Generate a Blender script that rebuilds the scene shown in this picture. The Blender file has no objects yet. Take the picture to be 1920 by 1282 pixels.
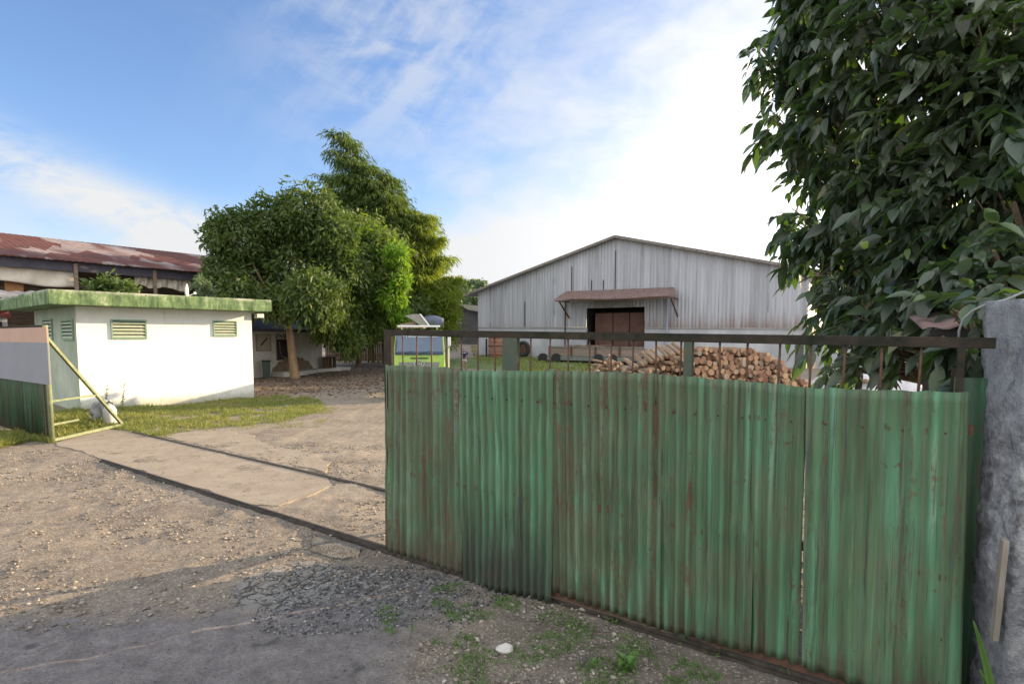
import bpy, math, random
import numpy as np
from mathutils import Vector, Matrix

random.seed(7); RNG = np.random.default_rng(11)
S = bpy.context.scene
COL = S.collection
R = math.radians

# ---------------------------------------------------------------- camera
F = 1100.0; PITCH = math.atan(F/14000.0); HOR = 632.0; CAMH = 2.5
CY = HOR + F*math.tan(PITCH)
cam = bpy.data.cameras.new('camera'); camo = bpy.data.objects.new('camera', cam); COL.objects.link(camo)
camo.location = (0, 0, CAMH); camo.rotation_euler = (math.pi/2 - PITCH, 0, 0)
cam.sensor_width = 36; cam.lens = F/1920*36; cam.shift_y = (CY-641)/1920; cam.clip_end = 3000
S.camera = camo

# ---------------------------------------------------------------- sun, sky, exposure
SUN_AZ = 27.5      # degrees from +X towards +Y
SUN_EL = 13.5
S.view_settings.view_transform = 'Standard'; S.view_settings.look = 'None'
S.view_settings.gamma = 1; S.view_settings.exposure = 1.1
sd = Vector((math.cos(R(SUN_AZ))*math.cos(R(SUN_EL)), math.sin(R(SUN_AZ))*math.cos(R(SUN_EL)), math.sin(R(SUN_EL))))
sl = bpy.data.lights.new('sun', 'SUN'); sl.energy = 5.0; sl.angle = R(0.6); sl.color = (1.0, 0.75, 0.47)
so = bpy.data.objects.new('sun', sl); COL.objects.link(so)
so.rotation_euler = sd.to_track_quat('Z', 'Y').to_euler()

class NT:
    def __init__(s, tree): s.t = tree; s.N = tree.nodes; s.L = tree.links
    def node(s, ty, **kw):
        n = s.N.new(ty)
        for k, v in kw.items(): setattr(n, k, v)
        return n
    def put(s, sock, v):
        if v is None: return
        if isinstance(v, bpy.types.NodeSocket): s.L.new(v, sock)
        else:
            if isinstance(v, (tuple, list)) and len(v) == 3 and sock.type == 'RGBA': v = (*v, 1)
            sock.default_value = v
    def m(s, op, a, b=None, c=None, clamp=False):
        n = s.node('ShaderNodeMath', operation=op, use_clamp=clamp)
        for i, v in enumerate((a, b, c)): s.put(n.inputs[i], v)
        return n.outputs[0]
    def ss(s, x, a, b):     # smoothstep from a to b
        n = s.node('ShaderNodeMapRange', interpolation_type='SMOOTHSTEP')
        s.put(n.inputs['Value'], x); n.inputs['From Min'].default_value = a; n.inputs['From Max'].default_value = b
        return n.outputs['Result']
    def mix(s, f, a, b, mode='MIX'):
        n = s.node('ShaderNodeMix', data_type='RGBA', blend_type=mode)
        s.put(n.inputs[0], f); s.put(n.inputs[6], a); s.put(n.inputs[7], b)
        return n.outputs[2]
    def coord(s, kind='Object', scale=(1, 1, 1), rotz=0):
        c = s.node('ShaderNodeTexCoord'); mp = s.node('ShaderNodeMapping')
        mp.inputs['Scale'].default_value = scale; mp.inputs['Rotation'].default_value = (0, 0, rotz)
        s.L.new(c.outputs[kind], mp.inputs[0]); return mp.outputs[0]
    def noise(s, vec, scale, detail=5, rough=0.6, dist=0.0, col=False):
        n = s.node('ShaderNodeTexNoise'); s.put(n.inputs['Vector'], vec)
        n.inputs['Scale'].default_value = scale; n.inputs['Detail'].default_value = detail
        n.inputs['Roughness'].default_value = rough; n.inputs['Distortion'].default_value = dist
        return n.outputs['Color' if col else 'Fac']
    def vor(s, vec, scale, feature='F1', out='Distance', rnd=1.0):
        n = s.node('ShaderNodeTexVoronoi', feature=feature); s.put(n.inputs['Vector'], vec)
        n.inputs['Scale'].default_value = scale; n.inputs['Randomness'].default_value = rnd
        return n.outputs[out]
    def ramp(s, f, stops):
        n = s.node('ShaderNodeValToRGB'); e = n.color_ramp.elements
        while len(e) < len(stops): e.new(0.5)
        for el, (p, c) in zip(e, stops): el.position = p; el.color = (*c, 1)
        s.put(n.inputs[0], f); return n.outputs[0]

W = bpy.data.worlds.new('World'); S.world = W; W.use_nodes = True
t = NT(W.node_tree); W.node_tree.nodes.clear()
sky = t.node('ShaderNodeTexSky', sky_type='NISHITA'); sky.sun_disc = False
sky.sun_elevation = R(SUN_EL); sky.sun_rotation = math.pi/2 - R(SUN_AZ); sky.air_density = 1.0; sky.dust_density = 0.6; sky.ozone_density = 2.2
tc = t.node('ShaderNodeTexCoord'); sx = t.node('ShaderNodeSeparateXYZ'); t.L.new(tc.outputs['Generated'], sx.inputs[0])
az = t.m('MULTIPLY', t.m('ARCTAN2', sx.outputs[0], sx.outputs[1]), 57.2958)
el = t.m('MULTIPLY', t.m('ARCSINE', sx.outputs[2]), 57.2958)
cx = t.node('ShaderNodeCombineXYZ'); t.put(cx.inputs[0], t.m('MULTIPLY', az, 0.045)); t.put(cx.inputs[1], t.m('MULTIPLY', el, 0.085)); 
nz = t.noise(cx.outputs[0], 1.6, 7, 0.55, 0.35)
nzb = t.noise(cx.outputs[0], 4.2, 6, 0.6, 0.5)
# streaks, stretched along a slant
cs = t.node('ShaderNodeCombineXYZ')
t.put(cs.inputs[0], t.m('MULTIPLY', t.m('ADD', az, t.m('MULTIPLY', el, -0.9)), 0.16)); t.put(cs.inputs[1], t.m('MULTIPLY', t.m('ADD', el, t.m('MULTIPLY', az, 0.7)), 0.03))
nzs = t.noise(cs.outputs[0], 1.3, 6, 0.6, 0.2)
def gauss(a0, sa, e0, se):
    x = t.m('DIVIDE', t.m('SUBTRACT', az, a0), sa); y = t.m('DIVIDE', t.m('SUBTRACT', el, e0), se)
    return t.m('EXPONENT', t.m('MULTIPLY', t.m('ADD', t.m('MULTIPLY', x, x), t.m('MULTIPLY', y, y)), -1.0))
# wide bright veil to the right; its left edge is ragged
edge = t.m('ADD', t.m('ADD', az, t.m('MULTIPLY', t.m('SUBTRACT', nz, 0.5), 26.0)), t.m('MULTIPLY', el, -0.60))
veil = t.ss(edge, -22.0, 1.0)
low = t.ss(el, 34.0, 8.0)
glow = gauss(24.0, 15.0, 6.0, 12.0)
glow2 = gauss(45.0, 32.0, 20.0, 26.0)
topst = t.m('MULTIPLY', gauss(-10.0, 11.0, 26.0, 11.0), t.ss(t.m('ADD', t.m('MULTIPLY', nzs, 0.45), t.m('MULTIPLY', nzb, 0.55)), 0.36, 0.62))
bandc = t.m('ADD', 9.2, t.m('MULTIPLY', t.m('ADD', az, 30.0), -0.33))
bd = t.m('DIVIDE', t.m('SUBTRACT', el, bandc), 2.2)
band = t.m('MULTIPLY', t.m('EXPONENT', t.m('MULTIPLY', t.m('MULTIPLY', bd, bd), -1.0)), t.m('MULTIPLY', t.ss(az, -12.0, -30.0), t.ss(nzb, 0.25, 0.6)))
lowl = t.m('MULTIPLY', t.ss(el, 13.0, 5.0), t.ss(nz, 0.22, 0.52))
tex = t.ss(t.m('ADD', t.m('MULTIPLY', nz, 0.6), t.m('MULTIPLY', nzb, 0.4)), 0.30, 0.68)
cl = t.m('MULTIPLY', veil, t.m('ADD', 0.42, t.m('MULTIPLY', tex, 0.50)))
cl = t.m('ADD', cl, t.m('MULTIPLY', topst, 0.55)); cl = t.m('ADD', cl, t.m('MULTIPLY', band, 1.0)); cl = t.m('ADD', cl, t.m('MULTIPLY', lowl, 0.95))
cl = t.m('ADD', cl, t.m('MULTIPLY', glow, 0.9)); cl = t.m('ADD', cl, t.m('MULTIPLY', t.m('MULTIPLY', t.ss(el, 15.0, 2.0), t.ss(az, -14.0, 4.0)), 0.65))
cl = t.m('MINIMUM', cl, 1.0)
above = t.ss(el, -1.0, 1.0)
cl = t.m('MULTIPLY', cl, above)
cb = t.m('ADD', 2.75, t.m('ADD', t.m('MULTIPLY', glow, 2.2), t.m('MULTIPLY', glow2, 0.9)))
# unseen bright cloud behind the camera and overhead, added to fill the shade
absaz = t.m('ABSOLUTE', az); rear = t.m('MULTIPLY', t.ss(absaz, 58.0, 100.0), t.ss(nz, 0.15, 0.5)); over = t.m('MULTIPLY', t.ss(el, 42.0, 65.0), 0.6)
rear = t.m('MULTIPLY', t.m('MAXIMUM', rear, over), above)
cl = t.m('MAXIMUM', cl, rear); cb = t.m('ADD', cb, t.m('MULTIPLY', rear, 2.9))
cc = t.node('ShaderNodeCombineColor'); t.put(cc.inputs[0], t.m('MULTIPLY', cb, 0.97)); t.put(cc.inputs[1], t.m('MULTIPLY', cb, 0.985)); t.put(cc.inputs[2], cb)
skyc = t.mix(1.0, sky.outputs[0], (0.74, 0.765, 0.90), 'MULTIPLY')
bg = t.node('ShaderNodeBackground'); wo = t.node('ShaderNodeOutputWorld')
t.L.new(t.mix(cl, skyc, cc.outputs[0]), bg.inputs[0]); bg.inputs[1].default_value = 0.15
t.L.new(bg.outputs[0], wo.inputs[0])

# ---------------------------------------------------------------- pixel helpers (photo 1920 wide)
def ray(u, v):
    xc = (u-960)/F; zc = -(v-CY)/F; c, s = math.cos(PITCH), math.sin(PITCH)
    return Vector((xc, c + zc*s, -s + zc*c))
def G(u, v, z=0.0):
    d = ray(u, v); k = (z-CAMH)/d.z; return Vector((d.x*k, d.y*k, z))
def D(u, v, Y):
    d = ray(u, v); k = Y/d.y; return Vector((d.x*k, Y, CAMH + d.z*k))
class Fr:
    """a vertical plane: origin, heading in degrees; local x along it, local y to its left"""
    def __init__(s, o, deg): s.o = Vector(o); s.a = R(deg); s.x = Vector((math.cos(s.a), math.sin(s.a), 0)); s.y = Vector((-s.x.y, s.x.x, 0))
    def at(s, u, v, off=0.0):
        d = ray(u, v); o = s.o + s.y*off; c = Vector((0, 0, CAMH))
        k = (o-c).dot(s.y)/d.dot(s.y); p = c + d*k
        return (p-s.o).dot(s.x), p.z - s.o.z
    def w(s, x, y, z=0): return s.o + s.x*x + s.y*y + Vector((0, 0, z))

# ---------------------------------------------------------------- object helpers
def tag(o, label=None, cat=None, group=None, kind=None):
    if label: o['label'] = label
    if cat: o['category'] = cat
    if group: o['group'] = group
    if kind: o['kind'] = kind
    return o
def thing(name, label, cat, loc=(0, 0, 0), deg=0, group=None):
    o = bpy.data.objects.new(name, None); COL.objects.link(o); o.location = loc; o.rotation_euler = (0, 0, R(deg)); o.empty_display_size = 0.2
    return tag(o, label, cat, group)
def link(name, me, mats, parent=None):
    o = bpy.data.objects.new(name, me); COL.objects.link(o)
    for m in (mats if isinstance(mats, (list, tuple)) else [mats]): me.materials.append(m)
    if parent: o.parent = parent
    return o
def arr_mesh(name, V, Q, mi=None, smooth=False):
    V = np.asarray(V, dtype=np.float32); Q = np.asarray(Q, dtype=np.int32)
    me = bpy.data.meshes.new(name); k = Q.shape[1]
    me.vertices.add(len(V)); me.vertices.foreach_set('co', V.ravel())
    me.loops.add(Q.size); me.loops.foreach_set('vertex_index', Q.ravel())
    me.polygons.add(len(Q)); me.polygons.foreach_set('loop_start', np.arange(0, Q.size, k, dtype=np.int32))
    me.polygons.foreach_set('loop_total', np.full(len(Q), k, dtype=np.int32))
    if mi is not None: me.polygons.foreach_set('material_index', np.asarray(mi, dtype=np.int32))
    if smooth: me.polygons.foreach_set('use_smooth', np.ones(len(Q), dtype=bool))
    me.update(calc_edges=True); return me
class MB:
    def __init__(s): s.v = []; s.f = []; s.mi = []; s.cur = 0
    def add(s, vs, fs):
        n = len(s.v); s.v += [tuple(p) for p in vs]; s.f += [tuple(i+n for i in f) for f in fs]; s.mi += [s.cur]*len(fs); return s
    def box(s, x0, x1, y0, y1, z0, z1, M=None):
        vs = [Vector(p) for p in ((x0,y0,z0),(x1,y0,z0),(x1,y1,z0),(x0,y1,z0),(x0,y0,z1),(x1,y0,z1),(x1,y1,z1),(x0,y1,z1))]
        if M: vs = [M @ p for p in vs]
        return s.add(vs, [(0,3,2,1),(4,5,6,7),(0,1,5,4),(1,2,6,5),(2,3,7,6),(3,0,4,7)])
    def bar(s, p, q, w, h=None, up=(0, 0, 1)):
        """rectangular bar from p to q"""
        p, q = Vector(p), Vector(q); h = h or w; d = (q-p).normalized(); u = Vector(up)
        if abs(d.dot(u)) > 0.98: u = Vector((0, 1, 0))
        sd_ = d.cross(u).normalized(); u = sd_.cross(d)
        vs = [c + sd_*a*w/2 + u*b*h/2 for c in (p, q) for a, b in ((-1,-1),(1,-1),(1,1),(-1,1))]
        return s.add(vs, [(0,1,2,3),(7,6,5,4),(0,4,5,1),(1,5,6,2),(2,6,7,3),(3,7,4,0)])
    def tube(s, pts, rad, n=8, cap=True):
        pts = [Vector(p) for p in pts]; rad = rad if isinstance(rad, (list, tuple)) else [rad]*len(pts)
        vs = []; prev = None
        for i, p in enumerate(pts):
            d = (pts[min(i+1, len(pts)-1)] - pts[max(i-1, 0)]).normalized()
            a = prev - d*prev.dot(d) if prev is not None else (Vector((1, 0, 0)) if abs(d.x) < 0.8 else Vector((0, 1, 0))) 
            a = (a - d*a.dot(d)).normalized(); prev = a; b = d.cross(a)
            vs += [p + (a*math.cos(2*math.pi*k/n) + b*math.sin(2*math.pi*k/n))*rad[i] for k in range(n)]
        fs = [(i*n+k, i*n+(k+1)%n, (i+1)*n+(k+1)%n, (i+1)*n+k) for i in range(len(pts)-1) for k in range(n)]
        if cap: fs += [tuple(range(n-1, -1, -1)), tuple((len(pts)-1)*n+k for k in range(n))]
        return s.add(vs, fs)
    def prism(s, poly, z0, z1):
        n = len(poly); vs = [(x, y, z0) for x, y in poly] + [(x, y, z1) for x, y in poly]
        return s.add(vs, [tuple(range(n-1, -1, -1)), tuple(range(n, 2*n))] + [(i, (i+1)%n, (i+1)%n+n, i+n) for i in range(n)])
    def slabxz(s, poly, y0, y1):
        n = len(poly); vs = [(x, y0, z) for x, z in poly] + [(x, y1, z) for x, z in poly]
        return s.add(vs, [tuple(range(n)), tuple(range(2*n-1, n-1, -1))] + [(i+n, (i+1)%n+n, (i+1)%n, i) for i in range(n)])
    def grid(s, fn, nu, nv):
        vs = [fn(i/nu, j/nv) for j in range(nv+1) for i in range(nu+1)]
        return s.add(vs, [(j*(nu+1)+i, j*(nu+1)+i+1, (j+1)*(nu+1)+i+1, (j+1)*(nu+1)+i) for j in range(nv) for i in range(nu)])
    def build(s, name, mats, parent=None, smooth=False, bevel=0):
        me = bpy.data.meshes.new(name); me.from_pydata(s.v, [], s.f); me.polygons.foreach_set('material_index', s.mi)
        if smooth: me.polygons.foreach_set('use_smooth', [True]*len(s.f))
        me.update(); o = link(name, me, mats, parent)
        if bevel:
            b = o.modifiers.new('bevel', 'BEVEL'); b.width = bevel; b.segments = 2; b.limit_method = 'ANGLE'
        return o
def copy_tree(o, parent=None):
    c = o.copy(); COL.objects.link(c)
    if parent: c.parent = parent
    for ch in list(o.children): copy_tree(ch, c)
    return c

# ---------------------------------------------------------------- materials
def pm(name):
    m = bpy.data.materials.new(name); m.use_nodes = True; m.node_tree.nodes.clear(); t = NT(m.node_tree)
    b = t.node('ShaderNodeBsdfPrincipled'); o = t.node('ShaderNodeOutputMaterial'); t.L.new(b.outputs[0], o.inputs[0])
    return m, t, b, o
def bump(t, b, h, dist=0.01, strength=0.6):
    n = t.node('ShaderNodeBump'); n.inputs['Distance'].default_value = dist; n.inputs['Strength'].default_value = strength
    t.put(n.inputs['Height'], h); t.L.new(n.outputs[0], b.inputs['Normal'])
def simple(name, c1, c2, scale=3.0, rough=0.7, metal=0.0, bd=0.004, stretch=(1, 1, 1), rnd=0.0, spec=None, detail=6):
    m, t, b, o = pm(name); v = t.coord('Object', stretch)
    n = t.noise(v, scale, detail, 0.65); c = t.ramp(n, [(0.3, c1), (0.7, c2)])
    if rnd:
        oi = t.node('ShaderNodeObjectInfo'); k = t.m('ADD', 1-rnd, t.m('MULTIPLY', oi.outputs['Random'], 2*rnd))
        cc = t.node('ShaderNodeCombineColor'); [t.put(cc.inputs[i], k) for i in range(3)]
        c = t.mix(1.0, c, cc.outputs[0], 'MULTIPLY')
    t.L.new(c, b.inputs['Base Color']); b.inputs['Roughness'].default_value = rough; b.inputs['Metallic'].default_value = metal
    if spec is not None: b.inputs['Specular IOR Level'].default_value = spec
    if bd: bump(t, b, n, bd)
    return m
def leafmat(name, stops, rough=0.45, trans=0.3, tcol=(0.25, 0.4, 0.05), spec=0.5):
    m, t, b, o = pm(name); g = t.node('ShaderNodeNewGeometry')
    c = t.ramp(g.outputs['Random Per Island'], stops)
    v = t.coord('Object'); n = t.noise(v, 0.5, 3)
    c = t.mix(0.35, c, t.ramp(n, [(0.3, stops[0][1]), (0.7, stops[-1][1])]))
    t.L.new(c, b.inputs['Base Color']); b.inputs['Roughness'].default_value = rough; b.inputs['Specular IOR Level'].default_value = spec
    tr = t.node('ShaderNodeBsdfTranslucent'); t.put(tr.inputs[0], tcol); mx = t.node('ShaderNodeMixShader'); mx.inputs[0].default_value = trans
    t.L.new(b.outputs[0], mx.inputs[1]); t.L.new(tr.outputs[0], mx.inputs[2]); t.L.new(mx.outputs[0], o.inputs[0])
    return m

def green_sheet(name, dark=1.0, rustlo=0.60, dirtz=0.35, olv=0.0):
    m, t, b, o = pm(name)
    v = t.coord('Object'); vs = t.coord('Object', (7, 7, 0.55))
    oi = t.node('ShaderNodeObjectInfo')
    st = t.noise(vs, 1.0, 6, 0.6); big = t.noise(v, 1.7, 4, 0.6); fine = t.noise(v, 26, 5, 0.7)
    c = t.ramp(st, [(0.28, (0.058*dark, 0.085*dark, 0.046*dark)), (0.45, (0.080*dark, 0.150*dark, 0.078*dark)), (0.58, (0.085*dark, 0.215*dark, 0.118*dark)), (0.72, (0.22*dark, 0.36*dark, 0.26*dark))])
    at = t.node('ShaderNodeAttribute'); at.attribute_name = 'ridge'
    fs_ = t.noise(t.coord('Object', (24, 24, 0.5)), 1.0, 5, 0.7)
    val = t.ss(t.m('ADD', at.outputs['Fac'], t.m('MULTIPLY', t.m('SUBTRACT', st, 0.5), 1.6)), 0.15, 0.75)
    olive = t.ss(t.m('ADD', big, olv), 0.42, 0.66)
    c = t.mix(t.m('MULTIPLY', olive, 0.75), c, t.ramp(st, [(0.3, (0.085*dark, 0.105*dark, 0.055*dark)), (0.7, (0.15*dark, 0.20*dark, 0.12*dark))]))
    c = t.mix(t.m('MULTIPLY', val, 0.42), c, (0.105*dark, 0.095*dark, 0.068*dark))     # valleys browned: grime plus the shade between ridges put into the colour
    c = t.mix(t.m('MULTIPLY', t.ss(fs_, 0.53, 0.64), 0.7), c, (0.055*dark, 0.052*dark, 0.040*dark))
    c = t.mix(t.m('MULTIPLY', t.ss(fs_, 0.40, 0.30), 0.35), c, (0.20*dark, 0.36*dark, 0.26*dark))
    # rust: streaks + spots
    rs = t.m('ADD', t.m('MULTIPLY', t.noise(t.coord('Object', (9, 9, 1.1)), 1.3, 6, 0.7), 0.7), t.m('MULTIPLY', fine, 0.3))
    rust = t.m('MULTIPLY', t.ss(rs, rustlo-0.05, rustlo+0.05), 0.85)
    spots = t.m('MULTIPLY', t.ss(t.noise(v, 6.0, 7, 0.75), 0.655, 0.73), 0.8)
    spk = t.ss(t.noise(v, 11.0, 4, 0.6), 0.675, 0.72); rust = t.m('MAXIMUM', t.m('MAXIMUM', rust, spots), t.m('MULTIPLY', spk, 0.7))
    c = t.mix(rust, c, t.ramp(fine, [(0.3, (0.060, 0.034, 0.024)), (0.7, (0.155, 0.075, 0.045))]))
    sp = t.node('ShaderNodeSeparateXYZ'); t.L.new(v, sp.inputs[0])
    dz = t.m('ADD', sp.outputs[2], t.m('MULTIPLY', t.m('SUBTRACT', st, 0.5), 0.9))
    dirt = t.ss(dz, dirtz, -0.05)
    c = t.mix(t.m('MULTIPLY', dirt, 0.85), c, (0.075, 0.058, 0.042) if dirtz < 0.5 else (0.038, 0.032, 0.030))
    for nzv in (1.0, 1.93, 0.14):     # rust bleeding from the nails along each cross rail
        ab = t.m('ABSOLUTE', t.m('SUBTRACT', sp.outputs[2], nzv-0.02)); nl = t.m('MULTIPLY', t.ss(t.m('ADD', ab, t.m('MULTIPLY', t.m('SUBTRACT', fine, 0.5), 0.08)), 0.030, 0.008), t.m('MULTIPLY', t.ss(t.noise(t.coord('Object', (1, 1, 0.05)), 17.0, 2, 0.4), 0.60, 0.66), 0.8))
        c = t.mix(nl, c, (0.10, 0.05, 0.035))
    t.L.new(c, b.inputs['Base Color']); b.inputs['Roughness'].default_value = 0.5; b.inputs['Specular IOR Level'].default_value = 0.35
    bump(t, b, t.m('ADD', fine, t.m('MULTIPLY', big, 2.0)), 0.004, 0.5)
    return m
M = {}
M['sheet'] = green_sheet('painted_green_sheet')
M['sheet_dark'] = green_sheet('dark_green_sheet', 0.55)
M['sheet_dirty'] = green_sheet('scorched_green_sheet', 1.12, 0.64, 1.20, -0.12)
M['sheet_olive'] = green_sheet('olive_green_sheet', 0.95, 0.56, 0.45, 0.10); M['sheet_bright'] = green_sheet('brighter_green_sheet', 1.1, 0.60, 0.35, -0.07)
M['rail'] = simple('gate_frame_paint', (0.014, 0.019, 0.013), (0.060, 0.046, 0.034), 7, 0.8, 0, 0.003, spec=0.15)
M['rail_green'] = simple('gate_post_paint', (0.035, 0.07, 0.045), (0.09, 0.08, 0.05), 7, 0.6, 0, 0.003)
M['rust'] = simple('rusty_iron', (0.05, 0.028, 0.02), (0.14, 0.065, 0.035), 12, 0.8, 0, 0.003)
M['track'] = simple('worn_track_iron', (0.03, 0.025, 0.022), (0.09, 0.075, 0.06), 10, 0.55, 0.3, 0.003)
M['limepaint'] = simple('pale_green_paint', (0.12, 0.15, 0.07), (0.26, 0.29, 0.165), 9, 0.7, 0, 0.003)
M['whitewall'] = None
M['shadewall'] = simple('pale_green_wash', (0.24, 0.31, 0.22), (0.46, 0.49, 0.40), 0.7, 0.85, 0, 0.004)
M['oldwall'] = simple('aged_white_plaster', (0.36, 0.34, 0.29), (0.56, 0.55, 0.50), 0.7, 0.9, 0, 0.006)
M['greywall'] = simple('weathered_grey_plaster', (0.30, 0.31, 0.33), (0.52, 0.53, 0.56), 0.5, 0.9, 0, 0.006, (1, 1, 0.6))
M['dark'] = simple('dark_interior', (0.012, 0.011, 0.011), (0.03, 0.026, 0.025), 2, 0.9)
M['ventgreen'] = simple('vent_green_paint', (0.16, 0.28, 0.19), (0.26, 0.38, 0.27), 6, 0.5); M['slatpaint'] = simple('faded_slat_paint', (0.30, 0.38, 0.28), (0.46, 0.50, 0.38), 5, 0.6)
M['bark'] = simple('brown_bark', (0.07, 0.05, 0.035), (0.20, 0.14, 0.09), 6, 0.95, 0, 0.03, (1, 1, 0.3))
M['lightbark'] = simple('tan_bark', (0.17, 0.11, 0.065), (0.34, 0.23, 0.13), 5, 0.95, 0, 0.03, (1, 1, 0.3))  # light tan bark
M['greybatten'] = simple('grey_batten', (0.16, 0.14, 0.115), (0.30, 0.265, 0.225), 5, 0.9, 0, 0.004, (2, 2, 0.5))
M['wood'] = simple('weathered_plank', (0.13, 0.09, 0.06), (0.30, 0.23, 0.16), 4, 0.85, 0, 0.004, (0.4, 0.4, 3))
M['greywood'] = simple('grey_timber', (0.12, 0.105, 0.095), (0.25, 0.22, 0.20), 4, 0.85)
M['cream'] = simple('cream_tarpaulin', (0.60, 0.52, 0.41), (0.78, 0.71, 0.60), 1.2, 0.8, 0, 0.02)
M['orange'] = simple('faded_orange_paint', (0.36, 0.17, 0.07), (0.50, 0.26, 0.11), 3, 0.8)
M['black'] = simple('black_rubber', (0.012, 0.012, 0.013), (0.03, 0.03, 0.032), 8, 0.7)
M['lime'] = simple('lime_cab_paint', (0.26, 0.42, 0.06), (0.36, 0.54, 0.09), 4, 0.4, 0, 0)
M['white'] = simple('white_paint', (0.62, 0.62, 0.60), (0.74, 0.74, 0.72), 3, 0.5, 0, 0)
M['chrome'] = simple('dull_chrome', (0.45, 0.46, 0.47), (0.6, 0.6, 0.6), 4, 0.25, 0.9, 0)
M['glass'] = simple('blue_tinted_glass', (0.035, 0.07, 0.13), (0.06, 0.11, 0.19), 1.5, 0.08, 0, 0, spec=0.9)
M['bluetarp'] = simple('dark_blue_tarpaulin', (0.04, 0.05, 0.08), (0.09, 0.11, 0.17), 2, 0.6, 0, 0.02)
M['palepanel'] = simple('pale_board', (0.20, 0.19, 0.18), (0.32, 0.30, 0.285), 3, 0.7)
M['cloth'] = simple('pale_crumpled_sheet', (0.42, 0.40, 0.43), (0.68, 0.66, 0.66), 2.5, 0.7, 0, 0.02)
M['stonewhite'] = simple('pale_stone', (0.4, 0.38, 0.35), (0.62, 0.6, 0.56), 9, 0.9, 0, 0.006)
M['greyblock'] = simple('faded_grey_sign', (0.20, 0.21, 0.235), (0.235, 0.245, 0.27), 1.3, 0.7, 0, 0)
M['pinkpanel'] = simple('faded_salmon_sign', (0.42, 0.27, 0.20), (0.48, 0.32, 0.24), 1.0, 0.7, 0, 0)

def whitewash():
    m, t, b, o = pm('stained_whitewash'); v = t.coord('Object'); n = t.noise(v, 1.3, 6, 0.65); f = t.noise(t.coord('Object', (5, 5, 0.35)), 1.0, 6, 0.7)
    sp = t.node('ShaderNodeSeparateXYZ'); t.L.new(v, sp.inputs[0])
    c = t.ramp(n, [(0.3, (0.76, 0.75, 0.71)), (0.7, (0.86, 0.85, 0.81))])
    hgt = t.m('ADD', sp.outputs[2], t.m('MULTIPLY', t.m('SUBTRACT', t.noise(v, 5, 5, 0.7), 0.5), 0.5))
    c = t.mix(t.m('MULTIPLY', t.ss(hgt, 0.42, 0.05), 0.75), c, (0.36, 0.36, 0.25))        # splashed mud and algae at the foot
    c = t.mix(t.m('MULTIPLY', t.m('MULTIPLY', t.ss(f, 0.56, 0.70), t.ss(sp.outputs[2], 1.6, 3.3)), 0.5), c, (0.44, 0.45, 0.38))   # drips under the slab
    t.L.new(c, b.inputs['Base Color']); b.inputs['Roughness'].default_value = 0.9; bump(t, b, t.noise(v, 14, 5, 0.7), 0.006); return m
M['whitewall'] = whitewash()
def green_concrete():
    m, t, b, o = pm('mossy_green_concrete'); v = t.coord('Object'); vs = t.coord('Object', (3.5, 3.5, 0.5))
    n = t.m('ADD', t.m('MULTIPLY', t.noise(vs, 1.3, 7, 0.8, 0.5), 0.6), t.m('MULTIPLY', t.noise(v, 3.0, 5, 0.7), 0.4)); f = t.noise(v, 9, 5, 0.7); big = t.noise(v, 1.1, 4)
    c = t.ramp(n, [(0.36, (0.030, 0.060, 0.028)), (0.45, (0.075, 0.130, 0.055)), (0.54, (0.16, 0.24, 0.10)), (0.61, (0.36, 0.40, 0.26))])
    sp = t.node('ShaderNodeSeparateXYZ'); t.L.new(v, sp.inputs[0])
    top = t.m('MULTIPLY', t.ss(t.m('ADD', sp.outputs[2], t.m('MULTIPLY', f, 0.25)), 4.00, 4.12), t.ss(big, 0.4, 0.6))
    c = t.mix(top, c, (0.42, 0.42, 0.34))
    c = t.mix(t.ss(f, 0.60, 0.68), c, (0.05, 0.08, 0.04))
    t.L.new(c, b.inputs['Base Color']); b.inputs['Roughness'].default_value = 0.9; bump(t, b, f, 0.01); return m
M['fascia'] = green_concrete()

def rusty_roof(name, red=1.0, patch=0.45):
    m, t, b, o = pm(name); v = t.coord('Object'); n = t.noise(v, 2.2, 6, 0.7)
    c = t.ramp(n, [(0.3, (0.085*red, 0.036, 0.028)), (0.7, (0.15*red, 0.065, 0.05))])
    vo = t.node('ShaderNodeTexVoronoi'); t.put(vo.inputs['Vector'], t.coord('Object', (0.9, 0.42, 0.42))); vo.inputs['Scale'].default_value = 1.0
    sc = t.node('ShaderNodeSeparateColor'); t.L.new(vo.outputs['Color'], sc.inputs[0])
    band = t.ss(t.noise(v, 0.22, 2), 0.36, 0.5)
    pm_ = t.m('MULTIPLY', t.m('MULTIPLY', t.m('GREATER_THAN', sc.outputs[0], patch), band), 0.8)
    b.inputs['Specular IOR Level'].default_value = 0.15
    c = t.mix(pm_, c, t.ramp(n, [(0.3, (0.20, 0.15, 0.13)), (0.7, (0.38, 0.33, 0.33))]))
    t.L.new(c, b.inputs['Base Color']); b.inputs['Roughness'].default_value = 0.7
    w = t.node('ShaderNodeTexWave'); t.put(w.inputs['Vector'], v); w.inputs['Scale'].default_value = 3.0; bump(t, b, w.outputs['Fac'], 0.02); return m
M['rustroof'] = rusty_roof('rusty_red_roof'); M['canopy'] = simple('rusty_brown_tin', (0.12, 0.07, 0.06), (0.24, 0.165, 0.15), 2.5, 0.75, 0, 0.006)
M['redroof'] = simple('old_red_roof', (0.14, 0.04, 0.04), (0.24, 0.08, 0.07), 3, 0.8)
M['zincroof'] = simple('grey_zinc_roof', (0.20, 0.20, 0.19), (0.36, 0.36, 0.34), 0.8, 0.6, 0.2, 0.004)
M['purpleroof'] = simple('dark_slate_roof', (0.04, 0.035, 0.05), (0.08, 0.07, 0.09), 1.5, 0.7)

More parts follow.
